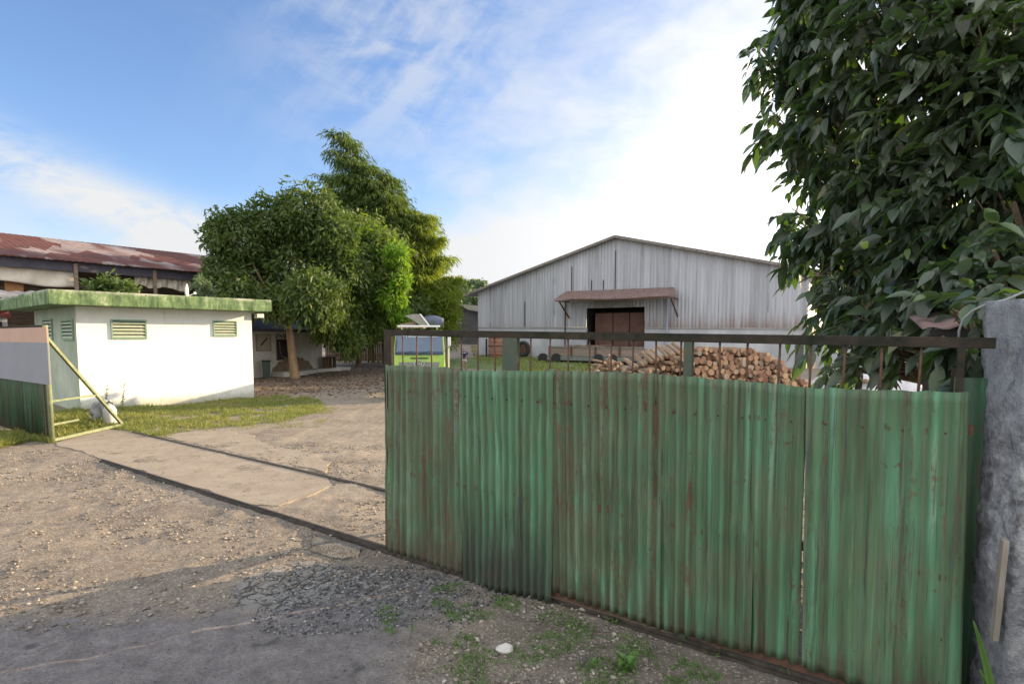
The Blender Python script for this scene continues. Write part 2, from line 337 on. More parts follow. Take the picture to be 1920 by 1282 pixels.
def cladding():
    m, t, b, o = pm('weathered_zinc_cladding'); v = t.coord('Object'); vs = t.coord('Object', (2.6, 2.6, 0.10))
    st = t.noise(vs, 1.0, 7, 0.7); pn = t.node('ShaderNodeTexVoronoi'); t.put(pn.inputs['Vector'], t.coord('Object', (0.8, 0.0, 0.0))); pn.inputs['Scale'].default_value = 1.0; pn.inputs['Randomness'].default_value = 0.5
    sc = t.node('ShaderNodeSeparateColor'); t.L.new(pn.outputs['Color'], sc.inputs[0])
    c = t.ramp(st, [(0.25, (0.25, 0.25, 0.265)), (0.5, (0.39, 0.40, 0.435)), (0.75, (0.50, 0.515, 0.55))])
    k = t.m('ADD', 0.84, t.m('MULTIPLY', sc.outputs[0], 0.22)); cc = t.node('ShaderNodeCombineColor'); [t.put(cc.inputs[i], k) for i in range(3)]
    c = t.mix(1.0, c, cc.outputs[0], 'MULTIPLY')
    seam = t.vor(t.coord('Object', (0.8, 0, 0)), 1.0, 'DISTANCE_TO_EDGE', 'Distance', 0.5)
    sm = t.m('MULTIPLY', t.ss(seam, 0.035, 0.0), t.ss(t.noise(v, 0.35, 4), 0.45, 0.7))
    c = t.mix(t.m('MULTIPLY', sm, 0.7), c, (0.08, 0.07, 0.07))
    sp = t.node('ShaderNodeSeparateXYZ'); t.L.new(v, sp.inputs[0])
    hz = t.ss(t.m('ADD', sp.outputs[2], t.m('MULTIPLY', t.noise(t.coord('Object', (3.5, 3.5, 0.2)), 1.0, 6, 0.75), 4.5)), 7.0, 4.6)
    rt = t.m('MULTIPLY', hz, t.m('ADD', 0.22, t.m('MULTIPLY', t.ss(sp.outputs[0], 13.0, 20.0), 0.78)))
    c = t.mix(t.m('MULTIPLY', rt, 0.9), c, t.ramp(st, [(0.3, (0.12, 0.06, 0.04)), (0.7, (0.25, 0.15, 0.11))]))
    t.L.new(c, b.inputs['Base Color']); b.inputs['Roughness'].default_value = 0.6; b.inputs['Metallic'].default_value = 0.1; return m
M['clad'] = cladding()

def stone():
    m, t, b, o = pm('rough_stone_render'); v = t.coord('Object'); n = t.noise(v, 4, 8, 0.7, 0.6); n2 = t.noise(v, 16, 6, 0.7, 0.4); vv = t.vor(v, 8)
    c = t.ramp(t.m('ADD', t.m('MULTIPLY', n, 0.5), t.m('MULTIPLY', n2, 0.5)), [(0.34, (0.06, 0.062, 0.07)), (0.44, (0.20, 0.203, 0.213)), (0.52, (0.37, 0.375, 0.39)), (0.62, (0.56, 0.565, 0.575))])
    sp = t.node('ShaderNodeSeparateXYZ'); t.L.new(v, sp.inputs[0])
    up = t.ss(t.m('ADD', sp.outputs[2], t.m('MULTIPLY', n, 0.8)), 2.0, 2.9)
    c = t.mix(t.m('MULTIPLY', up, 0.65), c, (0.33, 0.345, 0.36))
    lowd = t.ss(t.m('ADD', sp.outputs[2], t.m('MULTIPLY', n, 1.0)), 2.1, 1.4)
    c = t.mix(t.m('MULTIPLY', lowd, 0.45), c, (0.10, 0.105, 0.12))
    t.L.new(c, b.inputs['Base Color']); b.inputs['Roughness'].default_value = 0.85; bump(t, b, t.m('ADD', t.m('ADD', n2, n), t.noise(v, 60, 3, 0.7)), 0.02, 1.0); return m
M['stone'] = stone()

# ================================================================ SETTING
_perm = RNG.random((256, 256))
def vnoise(x, y, s):
    x = np.asarray(x)*s + 100.3; y = np.asarray(y)*s + 71.7
    xi = np.floor(x).astype(int); yi = np.floor(y).astype(int); fx = x-xi; fy = y-yi; fx = fx*fx*(3-2*fx); fy = fy*fy*(3-2*fy)
    g = lambda a, b: _perm[a % 256, b % 256]
    return (g(xi, yi)*(1-fx)+g(xi+1, yi)*fx)*(1-fy) + (g(xi, yi+1)*(1-fx)+g(xi+1, yi+1)*fx)*fy
def gh(x, y):
    x = np.asarray(x, float); y = np.asarray(y, float)
    k = np.clip((y-38)/22, 0, 1); k = k*k*(3-2*k)*0.6
    k2 = np.clip((y-63)/22, 0, 1); k = k + k2*k2*(3-2*k2)*1.15
    near = np.clip((y-1)/3, 0, 1)
    h = (vnoise(x, y, 0.9)-0.5)*0.05 + (vnoise(x, y, 3.1)-0.5)*0.03 + (vnoise(x, y, 9.0)-0.5)*0.022 + (vnoise(x, y, 19.0)-0.5)*0.014
    d = np.abs((y - 6.95) + 0.73*(x+1.5))          # flat beside the track
    h = h*np.clip(d/0.35, 0.15, 1)*near
    # soft verge against the gate's foot
    verge = np.exp(-((y-6.3 + 0.73*(x+1.5))/0.9)**2)*np.clip((x+1.0)/1.5, 0, 1)*0.03
    return h + k + verge - 0.01

def ground_mat():
    m, t, b, o = pm('dirt_and_gravel'); v = t.coord('Object')
    sp = t.node('ShaderNodeSeparateXYZ'); t.L.new(v, sp.inputs[0]); X, Y = sp.outputs[0], sp.outputs[1]
    n1 = t.noise(v, 0.7, 6, 0.65); n2 = t.noise(v, 5, 6, 0.7); n3 = t.noise(v, 40, 4, 0.7); n4 = t.noise(v, 2.2, 5, 0.6, 0.6)
    g1 = t.vor(v, 26, 'F1', 'Color'); g2 = t.vor(v, 60, 'F1', 'Color'); d1 = t.vor(v, 26); d2 = t.vor(v, 60)
    s1 = t.node('ShaderNodeSeparateColor'); t.L.new(g1, s1.inputs[0]); s2 = t.node('ShaderNodeSeparateColor'); t.L.new(g2, s2.inputs[0])
    dirt = t.ramp(t.m('ADD', t.m('MULTIPLY', n1, 0.5), t.m('MULTIPLY', n2, 0.5)), [(0.34, (0.115, 0.095, 0.076)), (0.47, (0.205, 0.170, 0.135)), (0.58, (0.285, 0.240, 0.190)), (0.70, (0.36, 0.305, 0.245))])
    # stones: pale, brown and grey chips
    chip = t.ramp(s1.outputs[0], [(0.1, (0.14, 0.12, 0.105)), (0.5, (0.30, 0.25, 0.20)), (0.9, (0.47, 0.41, 0.34))])
    chip2 = t.ramp(s2.outputs[1], [(0.1, (0.12, 0.105, 0.09)), (0.6, (0.30, 0.25, 0.20)), (0.95, (0.48, 0.43, 0.36))])
    gm = t.ss(n4, 0.40, 0.62)
    c = t.mix(t.m('MULTIPLY', t.m('MULTIPLY', t.ss(d1, 0.020, 0.012), gm), 0.85), dirt, chip)
    c = t.mix(t.m('MULTIPLY', t.m('GREATER_THAN', s2.outputs[2], 0.55), 0.55), c, chip2)
    c = t.mix(t.m('MULTIPLY', t.ss(t.noise(v, 1.3, 7, 0.72, 0.8), 0.52, 0.66), 0.6), c, t.ramp(s1.outputs[1], [(0.0, (0.06, 0.055, 0.05)), (0.6, (0.16, 0.145, 0.13)), (1.0, (0.32, 0.29, 0.26))]))
    # dark coarse gravel where the paving has broken up
    bx = t.m('DIVIDE', t.m('ADD', X, 1.4), 1.3); by = t.m('DIVIDE', t.m('SUBTRACT', Y, 5.6), 0.9)
    br = t.m('EXPONENT', t.m('MULTIPLY', t.m('ADD', t.m('MULTIPLY', bx, bx), t.m('MULTIPLY', by, by)), -1.0))
    br = t.ss(t.m('ADD', br, t.m('MULTIPLY', t.m('SUBTRACT', n2, 0.5), 0.8)), 0.45, 0.75)
    dk = t.ramp(s1.outputs[1], [(0.0, (0.03, 0.03, 0.033)), (0.6, (0.12, 0.12, 0.125)), (0.95, (0.30, 0.29, 0.28))])
    c = t.mix(t.m('MULTIPLY', br, 0.8), c, dk)
    # paler dust beyond the gate line
    tr = t.m('ADD', Y, t.m('MULTIPLY', t.m('ADD', X, 1.5), 0.73)); dm_ = t.m('MULTIPLY', t.ss(tr, 7.0, 7.5), t.ss(Y, 19.0, 12.0))
    c = t.mix(t.m('MULTIPLY', dm_, t.m('MULTIPLY', t.ss(n1, 0.33, 0.6), 0.62)), c, t.ramp(n2, [(0.3, (0.27, 0.225, 0.175)), (0.7, (0.40, 0.34, 0.27))]))
    # asphalt road along the front
    ya = t.m('ADD', Y, t.m('ADD', t.m('MULTIPLY', t.m('SUBTRACT', n4, 0.5), 1.1), t.m('MULTIPLY', X, -0.16)))
    am = t.m('MULTIPLY', t.ss(ya, 5.95, 5.45), t.ss(t.m('ADD', X, t.m('MULTIPLY', t.m('SUBTRACT', n4, 0.5), 1.6)), -0.3, -1.3))
    asph = t.ramp(t.m('ADD', t.m('MULTIPLY', n2, 0.6), t.m('MULTIPLY', n3, 0.4)), [(0.36, (0.11, 0.10, 0.105)), (0.5, (0.165, 0.155, 0.16)), (0.64, (0.24, 0.225, 0.23))])
    asph = t.mix(t.ss(t.noise(v, 3.1, 2, 0.4), 0.66, 0.74), asph, (0.07, 0.07, 0.078))
    c = t.mix(t.m('MULTIPLY', am, 0.80), c, asph)
    # cracked cement patches
    wv = t.node('ShaderNodeVectorMath', operation='MULTIPLY_ADD'); t.L.new(t.noise(v, 4.0, 5, 0.7, 0.0, True), wv.inputs[0]); wv.inputs[1].default_value = (0.30, 0.30, 0.0); t.L.new(v, wv.inputs[2])
    cr = t.vor(wv.outputs[0], 6.0, 'DISTANCE_TO_EDGE')
    px_ = t.m('DIVIDE', t.m('ADD', X, 2.25), 0.55); py = t.m('DIVIDE', t.m('SUBTRACT', Y, 5.85), 0.62)
    pt = t.m('ADD', t.m('ADD', t.m('MULTIPLY', px_, px_), t.m('MULTIPLY', py, py)), t.m('MULTIPLY', t.m('SUBTRACT', n2, 0.5), 1.5))
    pm1 = t.ss(pt, 1.1, 0.85)
    cem = t.mix(t.m('MULTIPLY', t.ss(cr, 0.05, 0.012), t.ss(n2, 0.32, 0.5)), t.ramp(n2, [(0.3, (0.20, 0.195, 0.185)), (0.7, (0.30, 0.29, 0.275))]), (0.09, 0.085, 0.08))
    c = t.mix(t.m('MULTIPLY', pm1, 0.75), c, cem)
    # earth with a green tinge before the gate
    em = t.m('MULTIPLY', t.ss(X, -0.9, 0.6), t.ss(Y, 7.5, 5.5))
    earth = t.ramp(n2, [(0.3, (0.085, 0.075, 0.06)), (0.55, (0.16, 0.14, 0.115)), (0.8, (0.24, 0.215, 0.18))])
    earth = t.mix(t.m('MULTIPLY', t.m('GREATER_THAN', s2.outputs[0], 0.72), 0.7), earth, chip2)
    earth = t.mix(t.m('MULTIPLY', t.ss(n4, 0.50, 0.64), 0.45), earth, (0.075, 0.10, 0.04))
    c = t.mix(t.m('MULTIPLY', em, 0.85), c, earth)
    # leaf litter and damp earth beneath the yard trees
    lx = t.m('DIVIDE', t.m('ADD', X, 12.5), 7.0); ly = t.m('DIVIDE', t.m('SUBTRACT', Y, 37.0), 13.0)
    lm = t.m('ADD', t.m('MULTIPLY', lx, lx), t.m('MULTIPLY', ly, ly)); lm = t.ss(t.m('ADD', lm, t.m('MULTIPLY', t.m('SUBTRACT', n1, 0.5), 1.2)), 1.15, 0.7)
    lit = t.ramp(n2, [(0.3, (0.085, 0.066, 0.050)), (0.7, (0.18, 0.142, 0.108))])
    c = t.mix(t.m('MULTIPLY', lm, 0.85), c, lit)
    # green verge in front of the big shed, grass beyond
    gx = t.m('DIVIDE', t.m('SUBTRACT', X, 1.5), 9.0); gy = t.m('DIVIDE', t.m('SUBTRACT', Y, 51.0), 8.0)
    gr = t.m('ADD', t.m('MULTIPLY', gx, gx), t.m('MULTIPLY', gy, gy)); gr = t.ss(t.m('ADD', gr, t.m('MULTIPLY', t.m('SUBTRACT', n1, 0.5), 1.0)), 1.1, 0.8)
    far = t.ss(Y, 85.0, 110.0)
    gcol = t.ramp(t.noise(v, 1.4, 5), [(0.3, (0.07, 0.11, 0.03)), (0.6, (0.13, 0.19, 0.06)), (0.8, (0.20, 0.20, 0.11))])
    c = t.mix(t.m('MAXIMUM', t.m('MULTIPLY', gr, 0.9), far), c, gcol)
    t.L.new(c, b.inputs['Base Color']); b.inputs['Roughness'].default_value = 0.93; b.inputs['Specular IOR Level'].default_value = 0.2
    h = t.m('ADD', t.m('MULTIPLY', n2, 0.8), t.m('ADD', t.m('MULTIPLY', t.ss(d1, 0.03, 0.0), t.m('MULTIPLY', gm, 0.9)), t.m('MULTIPLY', n3, 0.35)))
    h = t.m('ADD', h, t.m('MULTIPLY', t.ss(cr, 0.05, 0.0), t.m('MULTIPLY', pm1, -0.8)))
    near = t.ss(Y, 30.0, 8.0)
    bump(t, b, t.m('MULTIPLY', h, t.m('ADD', 0.35, t.m('MULTIPLY', near, 0.65))), 0.045, 1.0)
    return m
def lines(dense0, dense1, step, lo, hi):
    a = list(np.arange(dense0, dense1, step)); s = step; x = dense1
    while x < hi: a.append(x); s *= 1.22; x += s
    a.append(hi); s = step; x = dense0-step; pre = []
    while x > lo: pre.append(x); s *= 1.22; x -= s
    pre.append(lo); return np.array(pre[::-1]+a)
gx = lines(-11, 5, 0.055, -900, 900); gy = lines(2.6, 14, 0.055, -60, 1500)
XX, YY = np.meshgrid(gx, gy); ZZ = gh(XX, YY)
nx, ny = len(gx), len(gy); ii, jj = np.meshgrid(np.arange(nx-1), np.arange(ny-1)); q = (jj*nx+ii).ravel()
gm_ = arr_mesh('ground', np.stack([XX.ravel(), YY.ravel(), ZZ.ravel()], 1), np.stack([q, q+1, q+nx+1, q+nx], 1), smooth=True)
tag(link('ground', gm_, ground_mat()), kind='structure')

GATE_O = G(722, 1031); GDEG = -36.1
GF = Fr(GATE_O, GDEG)

# ---- concrete apron between the two tracks (irregular edge), 2 cm slab
def apron_mat():
    m, t, b, o = pm('worn_concrete'); v = t.coord('Object'); n = t.m('ADD', t.m('MULTIPLY', t.noise(v, 1.6, 6, 0.65, 0.5), 0.6), t.m('MULTIPLY', t.noise(v, 8.0, 6, 0.75), 0.4)); f = t.noise(v, 42, 5, 0.75)
    b.inputs['Specular IOR Level'].default_value = 0.15
    c = t.ramp(n, [(0.3, (0.23, 0.19, 0.15)), (0.55, (0.32, 0.27, 0.215)), (0.75, (0.38, 0.33, 0.27))])
    c = t.mix(t.m('MULTIPLY', t.ss(f, 0.55, 0.66), 0.5), c, (0.16, 0.13, 0.10))
    c = t.mix(t.ss(t.noise(v, 3.0, 6, 0.7), 0.55, 0.66), c, (0.23, 0.185, 0.14))
    t.L.new(c, b.inputs['Base Color']); b.inputs['Roughness'].default_value = 0.9; bump(t, b, t.m('ADD', n, t.m('MULTIPLY', f, 0.4)), 0.02, 0.7); return m
def flatslab(name, pxs, z0, z1, mat, ragged=0.05, sub=6):
    P = [G(u, v) for u, v in pxs]; out = []
    for i in range(len(P)):
        a, b_ = P[i], P[(i+1) % len(P)]
        for k in range(sub):
            p = a.lerp(b_, k/sub); j = ragged*min(1, (a-b_).length)*3; out.append((p.x+j*(float(vnoise(p.x, p.y, 2.2))-0.5+0.4*(float(vnoise(p.x, p.y, 9.0))-0.5)), p.y+j*(float(vnoise(p.y, p.x, 2.2))-0.5+0.4*(float(vnoise(p.y, p.x, 9.0))-0.5))))
    bm = MB(); bm.prism(out, z0, z1); return tag(bm.build(name, mat), kind='structure')
AM = apron_mat()
def broken_cement():
    m, t, b, o = pm('broken_cement'); v = t.coord('Object'); n = t.noise(v, 5, 6, 0.7); f = t.noise(v, 45, 4, 0.75); g = t.vor(v, 38)
    c = t.ramp(t.m('ADD', t.m('MULTIPLY', n, 0.6), t.m('MULTIPLY', f, 0.4)), [(0.36, (0.09, 0.083, 0.075)), (0.5, (0.17, 0.16, 0.145)), (0.64, (0.27, 0.255, 0.235))])
    c = t.mix(t.ss(t.noise(v, 9, 5, 0.7), 0.52, 0.62), c, (0.13, 0.115, 0.10))
    t.L.new(c, b.inputs['Base Color']); b.inputs['Roughness'].default_value = 0.95; b.inputs['Specular IOR Level'].default_value = 0.1; bump(t, b, t.m('ADD', f, t.m('MULTIPLY', g, 1.5)), 0.02, 1.0); return m
flatslab('concrete_apron', [(104, 830), (205, 803), (262, 812), (300, 822), (420, 849), (560, 881), (612, 893), (622, 910), (575, 932), (520, 950), (462, 944), (330, 903), (200, 863)], -0.05, 0.005, AM, 0.06, 16)
flatslab('concrete_patch', [(302, 817), (340, 806), (410, 803), (470, 815), (505, 836), (560, 846), (622, 866), (600, 884), (430, 847)], -0.05, 0.004, AM, 0.08, 16)
flatslab('concrete_step', [(590, 1000), (655, 1014), (682, 1026), (668, 1042), (640, 1048), (600, 1030)], -0.05, 0.008, broken_cement(), 0.16, 14)

# ---- tracks
def track(name, label, x0, x1, frame, off=0.0):
    b = MB()
    b.grid(lambda u, v: tuple(frame.w(x0+(x1-x0)*u, off+(-0.055 if v < 0.5 else 0.055), 0.026+0.004*math.sin(u*40))), 60, 1)
    b2 = MB(); a, c = frame.w(x0, off), frame.w(x1, off)
    b2.bar(a+Vector((0, 0, 0.012)), c+Vector((0, 0, 0.012)), 0.10, 0.036)
    b2.bar(a+Vector((0, 0, 0.042)), c+Vector((0, 0, 0.042)), 0.028, 0.028)
    return tag(b2.build(name, M['track']), label, 'track')
track('gate_track', 'long rusty gate rail set in the ground, passing beneath the big green gate', -8.4, 5.2, Fr((GATE_O.x, GATE_O.y, 0), GDEG))
TF2 = Fr(G(722, 920), math.degrees(math.atan2(*(lambda d: (d.y, d.x))(G(722, 920)-G(300, 822)))))
_l = (G(300, 822)-G(722, 920)).length
b2 = MB(); b2.bar(TF2.w(-_l-1.6, 0, 0.012), TF2.w(3, 0, 0.012), 0.07, 0.03); tag(b2.build('drive_groove', M['track']), 'thin dark iron strip crossing the drive behind the main gate track', 'track')

# ---- hill on the horizon
hv = MB()
hv.grid(lambda u, v: (-120+230*u, 150+120*v, 24*math.sin(math.pi*min(1, v*1.15)*0.5)*(0.45+0.55*math.sin(math.pi*u)**0.7) + 2.5*float(vnoise(u*30, v*30, 0.7)) - 1.5), 60, 20)
tag(hv.build('hill', simple('wooded_hillside', (0.05, 0.085, 0.03), (0.11, 0.155, 0.055), 0.06, 0.95, 0, 0.0), smooth=True), kind='structure')

# ================================================================ FOLIAGE
def unit(a): return a/np.maximum(np.linalg.norm(a, axis=1, keepdims=True), 1e-6)
def leaf_mesh(name, P, Dn, L, Wd, fold=0.25, droop=0.15, roll=None):
    """P base, Dn direction, L length, Wd width: a pointed leaf folded on its midrib (8 verts, 4 quads)"""
    n = len(P); L = np.broadcast_to(L, n)[:, None]; Wd = np.broadcast_to(Wd, n)[:, None]
    Dn = unit(Dn); up = np.tile([0, 0, 1.0], (n, 1)) + RNG.normal(0, 0.45, (n, 3)); s = unit(np.cross(Dn, up)); nn = np.cross(s, Dn)
    dz = np.array([[0, 0, 1.0]])
    b = P; m1 = P+Dn*L*0.38; m2 = P+Dn*L*0.72-dz*L*droop*0.35; tp = P+Dn*L-dz*L*droop
    T = (0.0, 0.16, 0.36, 0.58, 0.80, 1.0); wd = (0.0, 0.34, 0.50, 0.44, 0.24, 0.0); rows = []
    for tt, ww in zip(T, wd):
        c = P + Dn*L*tt - dz*L*droop*tt**2; e = s*Wd*ww; up_ = nn*Wd*fold*ww*2
        rows += [c+e+up_, c, c-e+up_]
    V = np.stack(rows, 1).reshape(-1, 3); base = (np.arange(n)*18)[:, None]; Q = []
    for k in range(5): Q += [base+np.array([3*k, 3*k+1, 3*k+4, 3*k+3]), base+np.array([3*k+1, 3*k+2, 3*k+5, 3*k+4])]
    return arr_mesh(name, V, np.concatenate(Q, 1).reshape(-1, 4), smooth=True)
def spray_crown(name, mat, blobs, ntw, per, L, Wd, parent, twig=0.38, shell=0.5):
    """twigs leaving the lobes outwards and drooping, leaves set alternately along each"""
    P, O = blob_points(blobs, ntw, shell); d0 = unit(O*0.8+RNG.normal(0, 0.5, (ntw, 3))-np.array([[0, 0, 0.35]])); Sd = unit(np.cross(d0, RNG.normal(0, 0.4, (ntw, 3))+np.array([[0, 0, 1.0]])))
    Ps, Ds, Ls = [], [], []; tsz = RNG.uniform(0.75, 1.2, ntw)
    for k in range(per):
        f = (k+0.5)/per; sg = 1 if k % 2 else -1; tl = twig*RNG.uniform(0.8, 1.2, (ntw, 1))
        Ps.append(P+d0*tl*f-np.array([[0, 0, 1.0]])*tl*0.25*f*f); Ds.append(unit(d0*(0.5+0.5*f)+Sd*sg*(1.05-0.75*f)*RNG.uniform(0.6, 1.2, (ntw, 1))-np.array([[0, 0, 0.45]])+RNG.normal(0, 0.30, (ntw, 3))))
        Ls.append(L*RNG.uniform(0.45, 1.5, ntw)*tsz)
    Ps, Ds, Ls = np.concatenate(Ps), np.concatenate(Ds), np.concatenate(Ls)
    return link(name, leaf_mesh(name, Ps, Ds, Ls, Ls*Wd/L, 0.16, 0.22), mat, parent)
def quad_leaf_mesh(name, P, Dn, L, Wd, droop=0.1):
    n = len(P); L = np.broadcast_to(L, n)[:, None]; Wd = np.broadcast_to(Wd, n)[:, None]
    Dn = unit(Dn); s = unit(np.cross(Dn, RNG.normal(0, 1, (n, 3)))); dz = np.array([[0, 0, 1.0]])
    m1 = P+Dn*L*0.45; V = np.stack([P, m1+s*Wd*0.5, P+Dn*L-dz*L*droop, m1-s*Wd*0.5], 1).reshape(-1, 3)
    return arr_mesh(name, V, np.arange(n*4).reshape(-1, 4))
def blob_points(blobs, n, shell=0.55):
    """cluster centres in a union of ellipsoids, biased to the outside; also outward directions"""
    vol = np.array([max(b[3], 0.12)**2 for b in blobs]); cnt = RNG.multinomial(n, vol/vol.sum()); P = []; O = []
    for (x, y, z, r), c in zip(blobs, cnt):
        d = unit(RNG.normal(0, 1, (c, 3))); rr = r*(shell+(1-shell)*RNG.random(c)**0.7)*(1+0.10*RNG.normal(0, 1, c))
        lump = 0.82+0.36*vnoise(d[:, 0]*2+x, d[:, 2]*2+d[:, 1]*1.7+z, 1.7)
        P.append(np.array([[x, y, z]])+d*(rr*lump)[:, None]*np.array([[1, 1, 0.95]])); O.append(d)
    return np.concatenate(P), np.concatenate(O)
def crown(name, mat, blobs, nclus, per, L, Wd, parent, detailed=False, shell=0.55, sag=0.5, spread=0.9, csize=None, jit=0.25, flat=1.0):
    P, O = blob_points(blobs, nclus, shell); n = nclus*per
    C = np.repeat(P, per, 0); Od = np.repeat(O, per, 0)
    d = unit(Od*np.array([[1, 1, flat]])*0.6 + RNG.normal(0, spread, (n, 3)) - np.array([[0, 0, sag]]))
    ls = L*(1+jit*RNG.normal(0, 1, n)).clip(0.5, 1.6); csize = csize if csize is not None else L*0.5
    C = C + RNG.normal(0, 1, (n, 3))*csize*0.6
    if detailed: me = leaf_mesh(name, C, d, ls, ls*Wd/L)
    else: me = quad_leaf_mesh(name, C, d, ls, ls*Wd/L)
    return link(name, me, mat, parent)
def limbs(name, mat, base, blobs, parent, r0=0.2, fork=0.45, extra=0, top=None):
    b = MB(); base = Vector(base); cen = sum((Vector(q[:3]) for q in blobs), Vector())/len(blobs)
    f = base.lerp(Vector((cen.x, cen.y, cen.z)), fork); f.x = base.x + (cen.x-base.x)*0.25; f.y = base.y+(cen.y-base.y)*0.25
    mid = base.lerp(f, 0.5)+Vector((random.uniform(-.08, .08), 0, 0))*r0*3
    b.tube([base-Vector((0, 0, 0.15)), base+Vector((0, 0, 0.12)), mid, f], [r0*1.5, r0*1.1, r0*0.88, r0*0.75], 12)
    for q in blobs:
        c = Vector(q[:3]); m = f.lerp(c, 0.5)+Vector((random.uniform(-1, 1), random.uniform(-1, 1), random.uniform(0, 1)))*q[3]*0.2
        b.tube([f-(m-f)*0.02, m, c], [r0*0.5, r0*0.3, r0*0.12], 7)
        for k in range(3+extra):
            e = c+Vector((random.gauss(0, 1), random.gauss(0, 1), random.gauss(0.2, 1))).normalized()*q[3]*0.85
            b.tube([m.lerp(c, 0.6), (m+e)/2+Vector((0, 0, q[3]*0.1)), e], [r0*0.16, r0*0.10, r0*0.03], 5)
    return b.build(name, mat, parent, smooth=True)
def B(u, v, r, Y):      # crown lobe seen at pixel (u, v) with pixel radius r, standing Y metres off
    p = D(u, v, Y); return (p.x, p.y, p.z, r/F*Y)
def rel(blobs, o): return [(x-o[0], y-o[1], z-o[2], r) for x, y, z, r in blobs]
def tree(name, label, cat, base, blobs, lm, nclus, per, L, Wd, bark, r0, group=None, fork=0.45, **kw):
    t_ = thing(name, label, cat, base, 0, group); bl = rel(blobs, base)
    limbs('trunk', bark, (0, 0, 0), bl, t_, r0, fork); crown('crown', lm, bl, nclus, per, L, Wd, t_, **kw); return t_

LM = {}
LM['mango'] = leafmat('mango_leaves', [(0.0, (0.022, 0.048, 0.014)), (0.5, (0.042, 0.085, 0.018)), (0.88, (0.080, 0.130, 0.026)), (1.0, (0.16, 0.18, 0.06))], 0.5, 0.20, (0.18, 0.30, 0.02), 0.35)
LM['mango2'] = leafmat('yard_tree_leaves', [(0.0, (0.032, 0.065, 0.016)), (0.5, (0.062, 0.120, 0.020)), (0.88, (0.115, 0.175, 0.03)), (1.0, (0.24, 0.22, 0.10))], 0.5, 0.32, (0.24, 0.38, 0.02), 0.3)
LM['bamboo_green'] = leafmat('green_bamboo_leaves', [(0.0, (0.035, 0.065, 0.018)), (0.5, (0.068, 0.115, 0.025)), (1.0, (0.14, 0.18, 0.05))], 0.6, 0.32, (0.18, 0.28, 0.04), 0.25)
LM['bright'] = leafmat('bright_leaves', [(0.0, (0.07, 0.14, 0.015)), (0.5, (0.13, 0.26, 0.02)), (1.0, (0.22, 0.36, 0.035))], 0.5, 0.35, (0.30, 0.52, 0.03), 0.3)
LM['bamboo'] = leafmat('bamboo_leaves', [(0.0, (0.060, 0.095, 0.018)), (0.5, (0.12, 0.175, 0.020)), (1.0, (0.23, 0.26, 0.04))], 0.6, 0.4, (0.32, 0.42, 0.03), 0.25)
LM['big'] = leafmat('large_dark_leaves', [(0.0, (0.022, 0.048, 0.036)), (0.55, (0.045, 0.088, 0.062)), (0.88, (0.080, 0.130, 0.088)), (0.95, (0.10, 0.19, 0.05)), (0.99, (0.16, 0.20, 0.05)), (1.0, (0.13, 0.09, 0.045))], 0.34, 0.20, (0.14, 0.30, 0.03), 0.6)
LM['far'] = leafmat('hazed_leaves', [(0.0, (0.075, 0.105, 0.06)), (1.0, (0.14, 0.18, 0.10))], 0.6, 0.2)  # paled so that distance haze is painted into the leaf colour
LM['grass'] = leafmat('grass_blades', [(0.0, (0.10, 0.15, 0.025)), (0.5, (0.18, 0.22, 0.045)), (1.0, (0.34, 0.29, 0.10))], 0.6, 0.3, (0.3, 0.36, 0.06))
LM['weed'] = leafmat('weed_leaves', [(0.0, (0.05, 0.12, 0.02)), (0.6, (0.09, 0.20, 0.035)), (1.0, (0.17, 0.27, 0.07))], 0.5, 0.3, (0.2, 0.4, 0.04))

# ---- the trees of the yard
b1 = G(553, 709)
tree('spreading_tree', 'broad dark green tree on a forked tan trunk, just right of the white guardhouse', 'tree', b1,
     [B(448, 445, 52, 35), B(505, 415, 45, 36), B(578, 405, 55, 36), B(430, 510, 42, 35), B(480, 520, 50, 37), B(455, 560, 40, 33.5), B(415, 535, 35, 34), B(552, 500, 55, 36.5), B(615, 440, 45, 36), B(590, 560, 55, 33.5), B(520, 570, 35, 34), B(640, 500, 45, 37), B(410, 440, 26, 35)],
     LM['mango'], 4600, 9, 0.32, 0.12, M['lightbark'], 0.26, fork=0.5, sag=0.6, csize=0.3)
b2_ = G(671, 692)
tree('drooping_tree', 'lighter green leafy tree with low drooping branches, between the spreading tree and the truck', 'tree', b2_,
     [B(668, 455, 55, 42), B(718, 475, 42, 41), B(705, 545, 50, 40), B(640, 555, 55, 39), B(625, 610, 38, 37.5), B(680, 600, 42, 40), B(735, 600, 34, 42), B(742, 520, 24, 39), B(655, 640, 26, 38)],
     LM['mango2'], 3900, 9, 0.32, 0.12, M['bark'], 0.22, fork=0.3, sag=0.6, csize=0.3)
b3_ = D(748, 640, 40); b3_.z = 0.0
tree('bright_green_tree', 'bright green young tree glowing in the sun right of the drooping tree', 'tree', b3_,
     [B(742, 480, 20, 38.3), B(750, 525, 18, 38.3), B(735, 560, 22, 38.5), B(748, 590, 16, 38.5)], LM['bright'], 420, 9, 0.34, 0.12, M['bark'], 0.1, sag=0.6)
